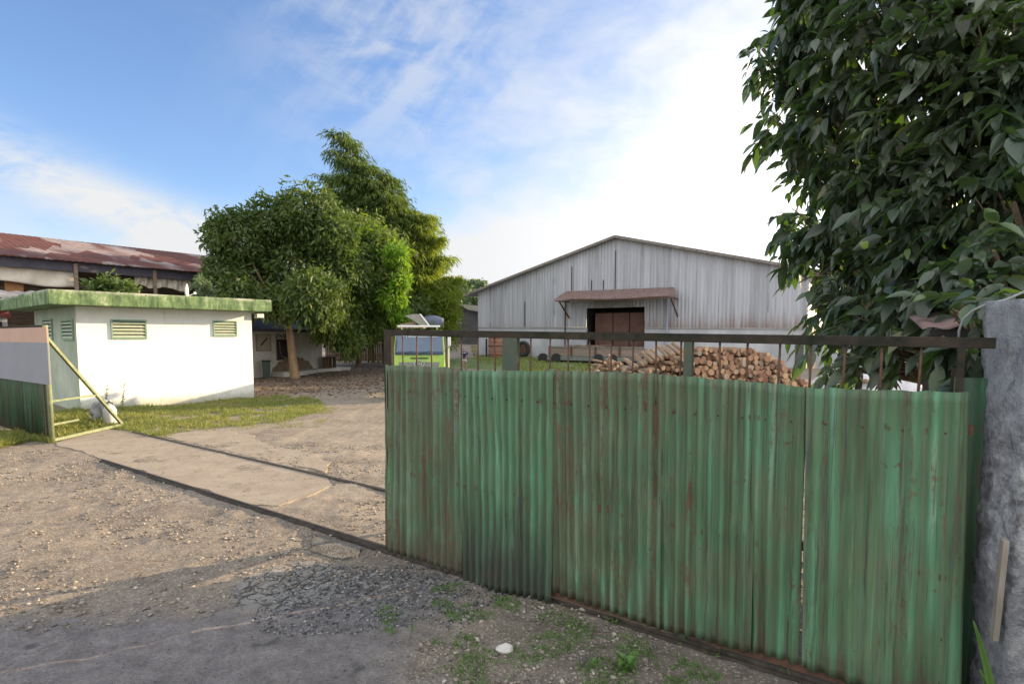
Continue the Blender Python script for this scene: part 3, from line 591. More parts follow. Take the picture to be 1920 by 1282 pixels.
# bamboo clump: arching culms with feathery leaves
cl_ = D(755, 640, 50); cl_.z = 0.3
bam = thing('bamboo_clump', 'tall feathery bamboo clump rising behind the yard trees, yellow green on its right', 'bamboo', cl_)
tips = [(850, 548, 51), (848, 520, 51), (836, 482, 51), (822, 445, 50), (803, 405, 50), (845, 585, 50), (838, 610, 49), (815, 540, 49), (780, 560, 50), (830, 560, 49.5), (628, 248, 48), (622, 285, 48), (640, 262, 48), (640, 330, 48), (625, 360, 49), (675, 335, 48), (665, 395, 47.5), (690, 430, 47.5), (760, 395, 50), (795, 430, 50), (725, 365, 48), (655, 300, 48), (688, 312, 49), (722, 330, 49), (745, 372, 50), (785, 405, 50), (805, 450, 51), (815, 500, 51), (832, 540, 51), (660, 360, 50), (700, 400, 48), (770, 470, 48.5), (735, 430, 48), (612, 330, 50), (838, 575, 51), (800, 560, 49), (790, 520, 48.5), (752, 520, 49), (815, 590, 50), (700, 350, 49), (640, 380, 50)]
Pb, Db = [], []; Yb = []; cb_ = MB()
for i, (u, v, Y) in enumerate(tips):
    tip = D(u, v, Y) - cl_; tip = Vector(tip); base = Vector((random.gauss(0, 0.6)+tip.x*0.62, random.gauss(0, 0.9), -0.3)); H = tip.z
    pts = [base.lerp(tip, s_)*1.0 for s_ in (0, .25, .5, .75, 1)]
    for k, s_ in enumerate((0, .25, .5, .75, 1)):
        w = s_**2.2; pts[k] = Vector((base.x+(tip.x-base.x)*w, base.y+(tip.y-base.y)*w, H*math.sin(s_*math.pi/2)**1.0*(1.0)))
    cb_.tube(pts, [0.07, 0.06, 0.045, 0.03, 0.01], 6)
    for s_ in np.linspace(0.30, 1.0, 60 if v > 300 else 46):
        w = s_**2.2; c = Vector((base.x+(tip.x-base.x)*w, base.y+(tip.y-base.y)*w, H*math.sin(s_*math.pi/2)))
        for k in range(3):
            a = random.uniform(0, 2*math.pi); ln = random.uniform(0.5, 2.5)*(1.25-s_*0.72)*min(1.0, H/9+0.35); q = c+Vector((math.cos(a)*ln, math.sin(a)*ln, -0.18*ln+random.uniform(-.2, .35)))
            for _ in range(12):
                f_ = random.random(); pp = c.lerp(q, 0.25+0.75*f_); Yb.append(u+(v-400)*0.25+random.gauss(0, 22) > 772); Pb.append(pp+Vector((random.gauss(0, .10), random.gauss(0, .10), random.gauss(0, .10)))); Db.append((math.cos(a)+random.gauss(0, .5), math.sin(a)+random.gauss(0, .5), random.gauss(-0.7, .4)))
cb_.build('culms', simple('bamboo_stem', (0.16, 0.15, 0.05), (0.30, 0.27, 0.12), 3, 0.5), bam, smooth=True)
Pb, Db, Yb = np.array(Pb), np.array(Db), np.array(Yb)
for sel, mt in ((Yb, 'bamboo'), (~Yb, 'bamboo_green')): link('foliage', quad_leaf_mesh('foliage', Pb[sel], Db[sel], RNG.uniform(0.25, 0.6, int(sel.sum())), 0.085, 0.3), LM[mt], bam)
bs = D(722, 560, 46); bs.z = 0.2
tree('shaded_bush_tree', 'dark green leafy mass filling the gap low behind the two yard trees', 'tree', bs,
     [B(700, 590, 55, 46), B(760, 590, 45, 47), B(660, 620, 40, 46), B(752, 548, 36, 49), B(700, 500, 60, 48), B(640, 470, 60, 47)], LM['mango'], 2200, 7, 0.42, 0.15, M['bark'], 0.2)
yb = D(826, 590, 52); yb.z = 0.4
tree('yellow_green_shrub', 'light yellow green shrub behind the truck load, left of the dark far shed', 'shrub', yb, [B(822, 575, 24, 49), B(838, 590, 16, 49), B(844, 562, 14, 49), B(832, 612, 16, 49), B(796, 592, 26, 49), B(806, 560, 24, 49), B(780, 575, 22, 49)], LM['bamboo'], 900, 8, 0.32, 0.1, M['bark'], 0.08)  # light leaf colour stands in for sun that the warehouse blocks

# ---- the big-leaved tree at the right
rb = Vector((7.6, 7.6, 0.0))
RB = [B(1800, 588, 16, 4.1), B(1842, 606, 15, 4.05), B(1815, 655, 18, 4.1), B(1846, 690, 15, 4.05), B(1778, 640, 18, 4.2), B(1830, 700, 16, 4.1), B(1822, 612, 20, 4.9), B(1800, 572, 24, 4.9), B(1850, 555, 26, 4.8), B(1770, 620, 22, 5.2), B(1540, 30, 50, 8.2), B(1500, 40, 30, 8.6), B(1462, 105, 30, 8.8), B(1430, 92, 16, 9.0), B(1520, 110, 34, 8.4), B(1600, 110, 60, 7.6), B(1470, 165, 24, 8.7), B(1510, 200, 34, 8.4), B(1460, 232, 20, 8.7), B(1490, 262, 28, 8.5), B(1570, 230, 55, 7.8), B(1540, 320, 36, 8.2), B(1505, 325, 20, 8.4),
      B(1620, 360, 62, 7.4), B(1500, 405, 24, 8.3), B(1550, 420, 36, 8.0), B(1520, 480, 24, 8.1), B(1565, 515, 34, 7.8), B(1620, 450, 40, 7.4), B(1545, 580, 24, 7.8), B(1575, 630, 28, 7.5), B(1600, 560, 34, 7.4), B(1570, 672, 18, 7.3), B(1600, 690, 14, 7.2),
      B(1660, 500, 60, 7.0), B(1640, 600, 44, 6.8), B(1700, 590, 48, 6.2), B(1700, 50, 80, 7.0), B(1730, 210, 88, 6.8), B(1680, 290, 50, 7.0), B(1780, 360, 80, 6.4), B(1740, 450, 50, 6.4), B(1760, 540, 46, 5.8), B(1830, 70, 95, 6.4), B(1880, 240, 92, 6.0),
      B(1900, 380, 70, 5.6), B(1860, 470, 50, 5.2), B(1900, 530, 40, 5.0), B(1950, 130, 110, 6.0), B(1740, 640, 34, 5.8), B(1690, 660, 22, 6.0), B(1650, 672, 20, 6.4), B(1710, 700, 16, 5.8), B(1780, 690, 26, 5.4), B(1815, 640, 30, 5.5), B(1830, 560, 34, 5.2), B(1790, 600, 36, 5.5), B(1560, -50, 60, 8.4), B(1700, -90, 100, 7.4), B(1860, -80, 110, 6.8), B(1990, 330, 100, 6.0), B(2000, 480, 80, 5.6)]
rt_ = thing('large_leaved_tree', 'big dark tree with large drooping leaves overhanging the right end of the green gate', 'tree', rb)
rbl = rel(RB, rb); limbs('trunk', M['bark'], (0, 0, 0), rbl, rt_, 0.2, 0.42, extra=2)
spray_crown('crown', LM['big'], rbl, 2000, 8, 0.185, 0.088, rt_, 0.33)

# ================================================================ BIG GREEN GATE
gate = thing('sliding_gate', 'large rusty green corrugated iron sliding gate with barred top, filling the right foreground', 'gate', GATE_O, GDEG)
def gp(u, v, off=0.0): return GF.at(u, v, off)
GEND = gp(1868, 645)[0]
def sheet(name, tl, tr, bl, br, off, mat, pitch=0.098, amp=0.019, lean=0.0, ph=0.0, parent=gate, frame=GF, tagl=None, wob=0.01, hang=0.0):
    a, b_, c, d = [frame.at(*p, off) for p in (tl, tr, bl, br)]
    b = MB(); w = b_[0]-a[0]; nu = max(8, int(w/pitch*8)); nv = 30
    dents = [(random.uniform(a[0], b_[0]), random.uniform(0.2, 2.0), random.uniform(0.05, 0.14), random.uniform(0.08, 0.3), random.choice((1, 1, -0.6))*random.uniform(0.008, 0.022)) for _ in range(int(3+w*5))]
    def fn(i, j):     # j: 0 top .. 1 bottom
        x = (a[0]*(1-i)+b_[0]*i)*(1-j)+(c[0]*(1-i)+d[0]*i)*j; z = (a[1]*(1-i)+b_[1]*i)*(1-j)+(c[1]*(1-i)+d[1]*i)*j
        bw = 0.014*math.sin(i*9+ph)*math.sin(j*5+ph*2)*wob/0.01 + 0.030*(float(vnoise(x*1.0+off*50, z, 2.3))-0.5) + 0.018*(float(vnoise(x+9, z+off*90, 7.0))-0.5) + sum(dd*math.exp(-(((x-dx_)/rx)**2+((z-dz_)/rz)**2)) for dx_, dz_, rx, rz, dd in dents) - (0.02*max(0, 1-i*w/0.05)+0.02*max(0, 1-(1-i)*w/0.05))*float(vnoise(z, off*40+i*3, 2.5))
        y = off + amp*math.sin(2*math.pi*(i*w/pitch)+ph) - lean*j*j + bw*0.6
        z += (0.003*math.sin(i*31+ph*3)+0.010*(float(vnoise(x*1.0, ph, 11.0))-0.5)+0.012*(float(vnoise(x*1.0, ph+3, 3.0))-0.5)) if j in (0, 1) else 0
        return (x, y, z)
    b.grid(fn, nu, nv); b.cur = 1; nr_ = int(w/pitch)
    for zz in (0.16, 1.0, 1.9):        # nail heads along the cross rails
        for q in range(1, nr_, 2):
            xx = a[0]+(q+0.25-ph/6.2832)*pitch*1.0+0*w; jj = (a[1]-zz)/(a[1]-c[1])
            if not a[0]+0.02 < xx < b_[0]-0.02: continue
            px_, py_, _z = fn((xx-a[0])/w, jj); yy = min(fn((xx-a[0])/w+d_, jj)[1] for d_ in (-0.01, 0, 0.01))
            b.tube([(xx, yy-0.008, zz), (xx, yy+0.004, zz)], [0.006, 0.010], 6)
    o = b.build(name, [mat, M['rust']], parent, smooth=True); ng = (nu+1)*(nv+1)
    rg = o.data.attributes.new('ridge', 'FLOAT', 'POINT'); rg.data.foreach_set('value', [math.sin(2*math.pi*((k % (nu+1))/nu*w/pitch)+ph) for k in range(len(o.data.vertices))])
    sm = o.modifiers.new('thickness', 'SOLIDIFY'); sm.thickness = 0.0025
    if tagl: o['label'] = tagl
    return o
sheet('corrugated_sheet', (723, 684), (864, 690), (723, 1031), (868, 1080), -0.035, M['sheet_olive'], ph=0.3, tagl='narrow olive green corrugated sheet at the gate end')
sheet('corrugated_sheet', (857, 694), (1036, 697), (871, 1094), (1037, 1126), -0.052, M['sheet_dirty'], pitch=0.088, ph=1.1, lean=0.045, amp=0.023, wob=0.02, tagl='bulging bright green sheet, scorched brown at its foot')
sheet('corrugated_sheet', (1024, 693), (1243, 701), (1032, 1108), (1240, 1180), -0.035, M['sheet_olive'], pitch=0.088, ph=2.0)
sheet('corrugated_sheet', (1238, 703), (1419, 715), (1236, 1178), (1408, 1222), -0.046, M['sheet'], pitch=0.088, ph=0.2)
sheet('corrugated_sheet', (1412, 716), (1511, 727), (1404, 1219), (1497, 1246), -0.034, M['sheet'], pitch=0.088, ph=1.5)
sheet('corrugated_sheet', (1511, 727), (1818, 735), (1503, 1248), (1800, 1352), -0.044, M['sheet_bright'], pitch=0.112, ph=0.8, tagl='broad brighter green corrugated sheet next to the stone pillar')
x0, z0 = gp(722, 618); x1, z1 = gp(1868, 632); _, z0b = gp(722, 628); _, z1b = gp(1868, 655)
bm = MB(); bm.bar((x0, 0, (z0+z0b)/2), (x1, 0, (z1+z1b)/2), 0.05, (z0-z0b+z1-z1b)/2); bm.build('top_rail', M['rail'], gate, bevel=0.004)
for u0, u1, g_ in ((722, 736, 0), (944, 972, 1), (1284, 1300, 2), (1796, 1812, 0)):
    xa, zt = gp(u0, 628 if u0 < 1000 else 640); xb, _ = gp(u1, 640); 
    bm = MB(); bm.box(xa, xb, -0.024, 0.024, 0.06, zt+0.01); bm.build('post', [M['rail'], M['rust'], M['rail_green']][g_] if g_ != 1 else M['rail_green'], gate, bevel=0.003)
for u in (863, 1031, 1238, 1412, 1507):
    x, _ = gp(u, 640); bm = MB(); bm.box(x-0.035, x+0.035, -0.010, 0.02, 0.131, 1.899); bm.build('stile', M['rust'], gate)
for u in (755, 781, 809, 838, 865, 896, 928, 995, 1031, 1066, 1106, 1146, 1187, 1231, 1277, 1351, 1402, 1462, 1521, 1584, 1654, 1727):
    x, zt = gp(u, 634 if u < 1300 else 645); bm = MB(); jl = random.uniform(-.006, .006); bm.tube([(x+jl, 0, 1.95), (x-jl, 0, zt+0.02)], 0.0085, 6); bm.build('bar', M['rust'], gate, smooth=True)
for zz in (0.10, 1.0, 1.93):
    bm = MB(); bm.box(x0, x1-0.08, -0.014, 0.03, zz-0.03, zz+0.03); bm.build('cross_rail', M['rust'], gate)
# unseen brace added to cast the slanting ground shadow, modelled on the far leaf's
bm = MB(); bm.bar((0.16, 0.03, 2.08), (0.30, 2.4, 0.06), 0.07); bm.build('brace', M['rail_green'], gate)
bm = MB(); bm.bar((0.16, 0.035, 0.06), (0.30, 2.45, 0.06), 0.07); bm.bar((0.18, 0.035, 0.75), (0.28, 1.65, 0.75), 0.10, 0.30); bm.build('brace_foot', M['rail_green'], gate)  # unseen foot, with a wide board added to broaden that shadow
for xx in (0.5, 5.2 if x1 > 5.4 else x1-0.4):
    bm = MB(); bm.tube([(xx, -0.012, 0.085), (xx, 0.022, 0.085)], 0.045, 20); bm.build('wheel', M['rust'], gate, smooth=False)

# ---- stone pillar with a batten, dark sheet behind the gap, cable, rusty lean-to
PB = Vector((3.05, 3.80, 0)); PC = Vector((2.88, 3.28, 0)); pd = (PC-PB); pang = math.degrees(math.atan2(pd.y, pd.x))
pil = thing('stone_pillar', 'rough grey stone gatepost at the far right, a pale batten fixed to its face', 'pillar', PB, pang)
pw = pd.length; bm = MB()
def rough(p, k): return p + k*(float(vnoise(p*0+0, 0, 1)))
def pillar_fn(face):
    def fn(u, v):
        z = -0.1 + 2.80*v; x, y = face(u)
        n_ = lambda s, o_: (float(vnoise(x*1.0+o_, z+y*1.3+o_, s))-0.5)
        return (x+0.045*n_(5, 3)+0.03*n_(17, 9), y+0.045*n_(5, 40)+0.03*n_(17, 5), z+(0.05*n_(9, 7) if v == 1 else 0))
    return fn
per = [(0, 0), (pw, 0), (pw, 0.5), (0, 0.5), (0, 0)]; nseg = 12; ring = []
for i in range(4):
    for k in range(nseg): ring.append((per[i][0]+(per[i+1][0]-per[i][0])*k/nseg, per[i][1]+(per[i+1][1]-per[i][1])*k/nseg))
nr = len(ring); rows = 72; vs = []
for j in range(rows+1):
    z = -0.1+2.82*j/rows; sh = 1.0-0.0*j
    for (x, y) in ring:
        cx_, cy_ = x-pw/2, y-0.25; m_ = (float(vnoise(x*1.0+y*1.7, z+y, 3.0))-0.5)*0.045+(float(vnoise(x-y, z+x, 15))-0.5)*0.028+(float(vnoise(x-y+3, z+x, 40))-0.5)*0.018
        l = math.hypot(cx_, cy_); vs.append((x+cx_/l*m_, y+cy_/l*m_, z+(0.06*m_/0.08 if j == rows else 0)))
fs = [(j*nr+i, j*nr+(i+1) % nr, (j+1)*nr+(i+1) % nr, (j+1)*nr+i) for j in range(rows) for i in range(nr)] + [tuple(rows*nr+i for i in range(nr))]
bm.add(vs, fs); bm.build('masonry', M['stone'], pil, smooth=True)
PF = Fr(PB, pang)
p1, p2 = PF.at(1886, 1012, -0.045), PF.at(1866, 1198, -0.045); bm = MB(); bm.bar((p1[0], -0.05, p1[1]), (p2[0], -0.05, p2[1]), 0.03, 0.045, (1, 0, 0)); bm.build('batten', M['greybatten'], pil, bevel=0.002)
# dark sheet fixed behind the gate's tail
BF = Fr(GF.w(0, 0.22), GDEG)
fe = thing('fence_panel', 'dark green iron panel in the gap between the gate and the stone pillar', 'fence', GF.w(0, 0.22), GDEG)
xa = BF.at(1790, 700)[0]; xb = BF.at(1862, 700)[0]+0.6; bm = MB()
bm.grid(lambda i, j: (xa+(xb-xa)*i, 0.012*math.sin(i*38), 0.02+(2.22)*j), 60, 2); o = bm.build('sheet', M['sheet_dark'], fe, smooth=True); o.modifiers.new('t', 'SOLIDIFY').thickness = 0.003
bm = MB(); bm.box(xa-0.02, xa+0.03, 0.02, 0.07, 0, 2.3); bm.build('post', M['rail'], fe)
leanto = thing('lean_to', 'small dark lean-to with a rusty tin roof behind the stone pillar', 'shed', (3.3, 4.3, 0), -30)
LF = Fr((3.3, 4.3, 0), -30); bm = MB()
bm.grid(lambda i, j: (-0.25+1.9*i, 0.0+1.6*j, 2.56+0.16*j+0.012*math.sin(i*60)+0.03*math.sin(i*5)), 90, 3); o = bm.build('roof', M['canopy'], leanto, smooth=True); o.modifiers.new('t', 'SOLIDIFY').thickness = 0.004
bm = MB(); bm.box(-0.1, 1.6, 0.35, 0.40, 0, 2.5); bm.box(-0.1, -0.04, 0.40, 1.5, 0, 2.5); bm.build('wall', M['dark'], leanto)
bm = MB(); bm.bar((-0.2, 0.04, 2.53), (1.6, 0.04, 2.53), 0.05, 0.05); bm.build('beam', M['dark'], leanto)
bm = MB(); cps = [D(1797, 645, 3.95), D(1798, 620, 3.93), D(1806, 598, 3.9), D(1824, 582, 3.85), D(1850, 570, 3.8), D(1885, 562, 3.75), D(1925, 545, 3.7), D(1990, 510, 3.6)]
bm.tube(cps, 0.0075, 6); tag(bm.build('power_cable', simple('grey_cable', (0.25, 0.25, 0.26), (0.35, 0.35, 0.36), 9, 0.6), smooth=True), 'thin grey cable curving up from the gate rail over the stone pillar', 'cable')

# ================================================================ LEFT GATE LEAF
LO = G(98, 829); LFm = Fr(LO, GDEG)
lg = thing('gate_leaf', 'far green gate leaf at the left edge, braced by a pale green triangular frame', 'gate', LO, GDEG)
zt = LFm.at(95, 609)[1]
bm = MB(); bm.tube([(0, 0, 0), (0, 0, zt)], 0.055, 10); bm.build('post', M['limepaint'], lg, smooth=True)
# triangular brace behind, running into the yard
q = G(229, 799); w_ = q-LO; bx, by = w_.dot(LFm.x), w_.dot(LFm.y)
bm = MB(); bm.bar((0, 0, 0.05), (bx, by, 0.05), 0.07); bm.build('brace_foot', M['limepaint'], lg, bevel=0.004)
bm = MB(); bm.bar((0, 0, zt-0.28), (bx, by, 0.06), 0.07); bm.build('brace', M['limepaint'], lg, bevel=0.004)
k1 = (0.92-0.05)/(zt-0.33); bm = MB(); bm.bar((0, 0, 0.98), (bx*(1-k1)*0.98, by*(1-k1)*0.98, 0.98), 0.045); bm.bar((0, 0, 0.42), (bx*0.35, by*0.35, 0.42), 0.045); bm.build('brace_rail', M['limepaint'], lg)
bm = MB(); wl = 4.6
for k in range(5):
    xa_ = -wl+k*0.92; bm.grid(lambda i, j, xa_=xa_, k=k: (xa_+0.95*i-0.03, -0.05+0.004*(k % 2)+0.014*math.sin(i*2*math.pi*9), 0.04+(zt-0.1)*j), 72, 2)
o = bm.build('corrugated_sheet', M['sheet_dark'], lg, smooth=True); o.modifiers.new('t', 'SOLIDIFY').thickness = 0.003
bm = MB(); bm.bar((-wl, 0, zt-0.03), (0.02, 0, zt-0.03), 0.06, 0.07); bm.build('top_rail', M['rail'], lg)
bm = MB(); bm.bar((-0.14, -0.045, 0), (-0.14, -0.045, zt-0.6), 0.06, 0.05); bm.build('edge_strip', M['rust'], lg)
# faded sign board wired on the leaf (blank, in faint blocks)
sg = thing('sign_board', 'blank faded sign, salmon above and grey below, fixed on the left gate leaf', 'sign', LO, GDEG)
SFm = Fr(LO, GDEG)
zs0 = SFm.at(60, 614, -0.09)[1]; zs1 = SFm.at(60, 642, -0.09)[1]; zs2 = SFm.at(60, 717, -0.09)[1]; xs = SFm.at(90, 660, -0.09)[0]
bm = MB(); bm.box(-wl, xs, -0.095, -0.07, zs1, zs0); bm.build('upper_panel', M['pinkpanel'], sg)
bm = MB(); bm.box(-wl, xs, -0.096, -0.07, zs2, zs1-0.002); bm.build('lower_panel', M['greyblock'], sg)

# ================================================================ GUARDHOUSE
HDEG = 50.0; HO = G(152, 771); HF = Fr(HO, HDEG); HO2 = Vector(HO)
gh_ = thing('guardhouse', 'small flat roofed white guardhouse with a mossy green roof slab', 'building', HO, HDEG)
LA = HF.at(477, 745)[0]; LB_ = 5.6; ZW = 3.56
bm = MB(); bm.box(0, LA, 0.02, 0.2, -0.2, ZW); bm.box(LA-0.18, LA, 0.2, LB_, -0.2, ZW); bm.box(0.18, LA-0.18, LB_-0.18, LB_, -0.2, ZW); bm.build('front_wall', M['whitewall'], gh_)
# side wall facing the road, pale green wash
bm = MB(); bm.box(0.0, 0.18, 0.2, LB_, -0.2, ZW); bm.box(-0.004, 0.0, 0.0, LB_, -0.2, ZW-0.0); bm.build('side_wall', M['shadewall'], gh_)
bm = MB(); bm.box(-0.9, LA+0.4, -0.9, LB_+0.7, 3.53, 4.0); o = bm.build('roof_slab', M['fascia'], gh_, bevel=0.02)
SW = Fr(HO, HDEG+90)     # side wall plane: local x runs along local +y of the house
def louver(x0, x1, z0, z1, side=False, n=5):
    Mx = Matrix.Identity(4) if not side else Matrix.Rotation(math.pi/2, 4, 'Z') @ Matrix.Scale(1, 4)
    bm = MB(); y0 = -0.022 if not side else 0.004
    def bx_(a, b_, c, d, e, f):
        if side: bm.box(c*1.0-0.03, d*1.0-0.03, a, b_, e, f)
        else: bm.box(a, b_, c, d, e, f)
    fw = 0.05
    for a in ((x0-fw, x0, -0.03, 0.019, z0-fw, z1+fw), (x1, x1+fw, -0.03, 0.019, z0-fw, z1+fw), (x0, x1, -0.03, 0.019, z0-fw, z0), (x0, x1, -0.03, 0.019, z1, z1+fw)): bx_(*a)
    o = bm.build('louver_vent', M['ventgreen'], gh_)
    bm = MB(); bx_(x0, x1, 0.010, 0.0185, z0, z1); bm.build('recess', M['dark'], o)
    bm = MB()
    for k in range(n):
        zc = z0+(k+0.5)*(z1-z0)/n; h = (z1-z0)/n
        if side: bm.grid(lambda u, v: (-0.055+0.035*v, x0+(x1-x0)*u, zc-h*0.42+h*0.62*v), 1, 1)
        else: bm.grid(lambda u, v: (x0+(x1-x0)*u, -0.028+0.036*v, zc-h*0.42+h*0.62*v), 1, 1)
    s_ = bm.build('slats', M['slatpaint'], o); s_.modifiers.new('t', 'SOLIDIFY').thickness = 0.008
for a, b_ in (((207, 598), (276, 636)), ((399, 600), (445, 631))):
    xa, za = HF.at(*a); xb, zb = HF.at(*b_); louver(xa+0.05, xb-0.05, zb+0.06, za-0.06)
for a, b_ in (((137, 599), (120, 637)), ((98, 598), (85, 637))):
    xa, za = SW.at(*a); xb, zb = SW.at(*b_); louver(xa, xb, zb+0.04, za-0.04, side=True)
fl = thing('floodlight', 'small boxy floodlight under the right end of the green roof slab', 'lamp', HF.w(LA+0.15, -0.02, 3.36), HDEG)
bm = MB(); bm.box(-0.02, 0.30, -0.14, 0.05, -0.07, 0.11); bm.build('housing', simple('grey_alu', (0.3, 0.3, 0.3), (0.42, 0.42, 0.42), 5, 0.4), fl, bevel=0.01)
bm = MB(); bm.box(0.0, 0.28, -0.152, -0.142, -0.05, 0.09); bm.build('lens', M['white'], fl)
bm = MB(); bm.bar((-0.15, 0.04, 0.0), (0.02, 0.0, 0.02), 0.03); bm.bar((0.1, 0, 0.1), (0.1, 0, 0.17), 0.03); bm.build('bracket', M['dark'], fl)

# ---- bucket and rag by the brace
bk = thing('plastic_jug', 'white plastic jerrycan standing in the grass beside the guardhouse corner', 'container', G(207, 796))
bm = MB(); bm.tube([(0, 0, 0), (0, 0, 0.02), (0, 0, 0.42), (0, 0, 0.52), (0, 0, 0.58), (0, 0, 0.60)], [0.15, 0.17, 0.17, 0.12, 0.05, 0.05], 16); bm.build('body', simple('white_plastic', (0.55, 0.55, 0.52), (0.72, 0.72, 0.70), 4, 0.5), bk, smooth=True)
bm = MB(); bm.tube([(-0.13, 0, 0.48), (-0.12, 0, 0.62), (0, 0, 0.66), (0.1, 0, 0.60)], 0.018, 6); bm.build('handle', M['dark'], bk, smooth=True)
bm = MB(); c0 = G(190, 792)
bm.grid(lambda u, v: (c0.x-0.28+0.5*u+0.05*math.sin(v*7), c0.y+0.10*math.sin(u*6)+0.15*v, 0.03+0.62*v*(1-0.25*abs(u-0.5))+0.05*math.sin(u*9+v*5)), 14, 14)
o = bm.build('cement_sack', simple('grey_sacking', (0.24, 0.24, 0.24), (0.40, 0.40, 0.40), 6, 0.8), smooth=True); o.modifiers.new('t', 'SOLIDIFY').thickness = 0.16
tag(o, 'crumpled grey sack slumped left of the white jerrycan', 'sack')

# ================================================================ LONG SHED behind the guardhouse
sp0 = D(0, 475, 30.0); SDEG = 54.0; SO = Vector((sp0.x, sp0.y, 0)); SFr = Fr(SO, SDEG)
ls = thing('open_shed', 'long open sided shed with a patched rusty red roof behind the guardhouse', 'shed', SO, SDEG)
EZ = sp0.z; x_end = 15.0; x_sta = -9.0; run = 6.0; RZ = EZ+1.85
bm = MB(); bm.grid(lambda u, v: (x_sta+(x_end-x_sta)*u, -0.3+(run+0.3)*v, EZ-0.08+(RZ-EZ+0.08)*v+0.01*math.sin(u*500)), 300, 4); o = bm.build('roof', M['rustroof'], ls); o.modifiers.new('t', 'SOLIDIFY').thickness = 0.05
bm = MB(); bm.grid(lambda u, v: (x_sta+(x_end-x_sta)*u, run+0.02+(run)*v, RZ-(RZ-EZ)*v), 4, 2); o = bm.build('rear_roof', M['rustroof'], ls); o.modifiers.new('t', 'SOLIDIFY').thickness = 0.05
bm = MB(); bm.box(x_sta, x_end-0.1, 0.0, 0.10, EZ-0.62, EZ-0.09); bm.build('eave_beam', M['purpleroof'], ls)
bm = MB(); bm.box(x_sta, x_end-0.1, 5.4, 5.5, 0, EZ); bm.build('back_wall', M['wood'], ls)
for x in (-4.4, SFr.at(142, 520)[0], SFr.at(290, 530)[0], SFr.at(415, 540)[0]):
    bm = MB(); bm.box(x-0.09, x+0.09, -0.09, -0.002, 0, EZ-0.2); bm.build('post', M['wood'], ls)
def tarp(u0, u1, v0, v1, off):
    a = SFr.at(u0, v0, off); b_ = SFr.at(u1, v0, off); c = SFr.at(u0, v1, off); bm = MB()
    bm.grid(lambda i, j: (a[0]+(b_[0]-a[0])*i, off+0.05*math.sin(i*17+j*3)+0.03*math.sin(i*41), (EZ-0.55)*(1-j)+(c[1]+0.10*math.sin(i*6))*j), 40, 8)
    o = bm.build('tarpaulin', M['cream'], ls, smooth=True); o.modifiers.new('t', 'SOLIDIFY').thickness = 0.01
tarp(-80, 138, 493, 524, 0.35); tarp(252, 288, 510, 536, 0.5); tarp(292, 356, 515, 541, 0.35)
a = SFr.at(8, 524, 0.8); c = SFr.at(44, 540, 0.8); bm = MB(); bm.box(a[0], c[0], 0.8, 0.85, c[1]-0.3, a[1]+0.1); bm.build('orange_board', M['orange'], ls)
for k, zz in enumerate((4.6, 5.0, 5.35)):
    bm = MB(); bm.box(-6, 9.0, 1.2+0.25*k, 1.35+0.25*k, zz, zz+0.16); bm.build('shelf_plank', [M['greywood'], M['wood'], M['greywood']][k], ls)
# low sheet roofs seen over the slab at the left
lr = thing('low_tin_roof', 'low patched grey tin roof just behind the left end of the guardhouse slab', 'shed', D(-10, 560, 25.5), 60)
bm = MB(); bm.grid(lambda u, v: (-3+6.6*u, 3.0*v, 0.1+0.55*v+0.03*math.sin(u*70)+0.1*math.sin(u*7)), 120, 3); o = bm.build('roof', simple('patched_tin', (0.10, 0.085, 0.08), (0.42, 0.38, 0.36), 1.1, 0.7), lr); o.modifiers.new('t', 'SOLIDIFY').thickness = 0.02
bm = MB(); [bm.box(x, x+0.1, 0.1, 0.2, -4.2, 0.1) for x in (-2.5, 0, 2.9)]; bm.build('posts', M['wood'], lr)
# red-roofed outbuilding at the left edge
ob = thing('outbuilding', 'small building with an old red roof at the left edge, behind the gate leaf', 'building', D(24, 640, 27.5).xy.to_3d(), 50)
zr = D(10, 575, 27.5).z; bm = MB(); bm.box(-5, -0.1, 0.3, 5, 0, zr-0.5); bm.build('wall', M['greywall'], ob)
bm = MB(); bm.slabxz([(-5.4, zr-0.5), (0.05, zr-0.5), (-0.25, zr+0.1), (-5.4, zr+0.5)], 0.0, 5.3); bm.build('roof', M['redroof'], ob)
bm = MB(); bm.box(-1.6, -0.3, 0.25, 0.298, 1.3, zr-0.7); bm.build('window', M['dark'], ob)
# satellite dish on the guardhouse roof
sdp = thing('satellite_dish', 'white satellite dish seen nearly edge-on above the guardhouse roof, beside the tree', 'dish', D(352, 556, 26.5))
bm = MB(); bm.grid(lambda u, v: (0.25*math.cos(0.9)*0+(0.28*u*math.cos(v*2*math.pi))*0.55-0.10*(1-u*u), (0.30*u*math.cos(v*2*math.pi))*0.8, 0.36+0.36*u*math.sin(v*2*math.pi)), 8, 24); o = bm.build('reflector', M['white'], sdp, smooth=True); o.modifiers.new('t', 'SOLIDIFY').thickness = 0.012
bm = MB(); bm.tube([(-0.08, 0, -0.15), (-0.08, 0, 0.34)], 0.03, 8); bm.build('mast', M['greywood'], sdp); bm = MB(); bm.bar((-0.1, 0, 0.15), (0.32, 0, 0.32), 0.02); bm.box(0.28, 0.36, -0.04, 0.04, 0.28, 0.38); bm.build('feed_arm', M['white'], sdp)
sdp.location.z = 4.15; sdp.rotation_euler.z = R(52) 
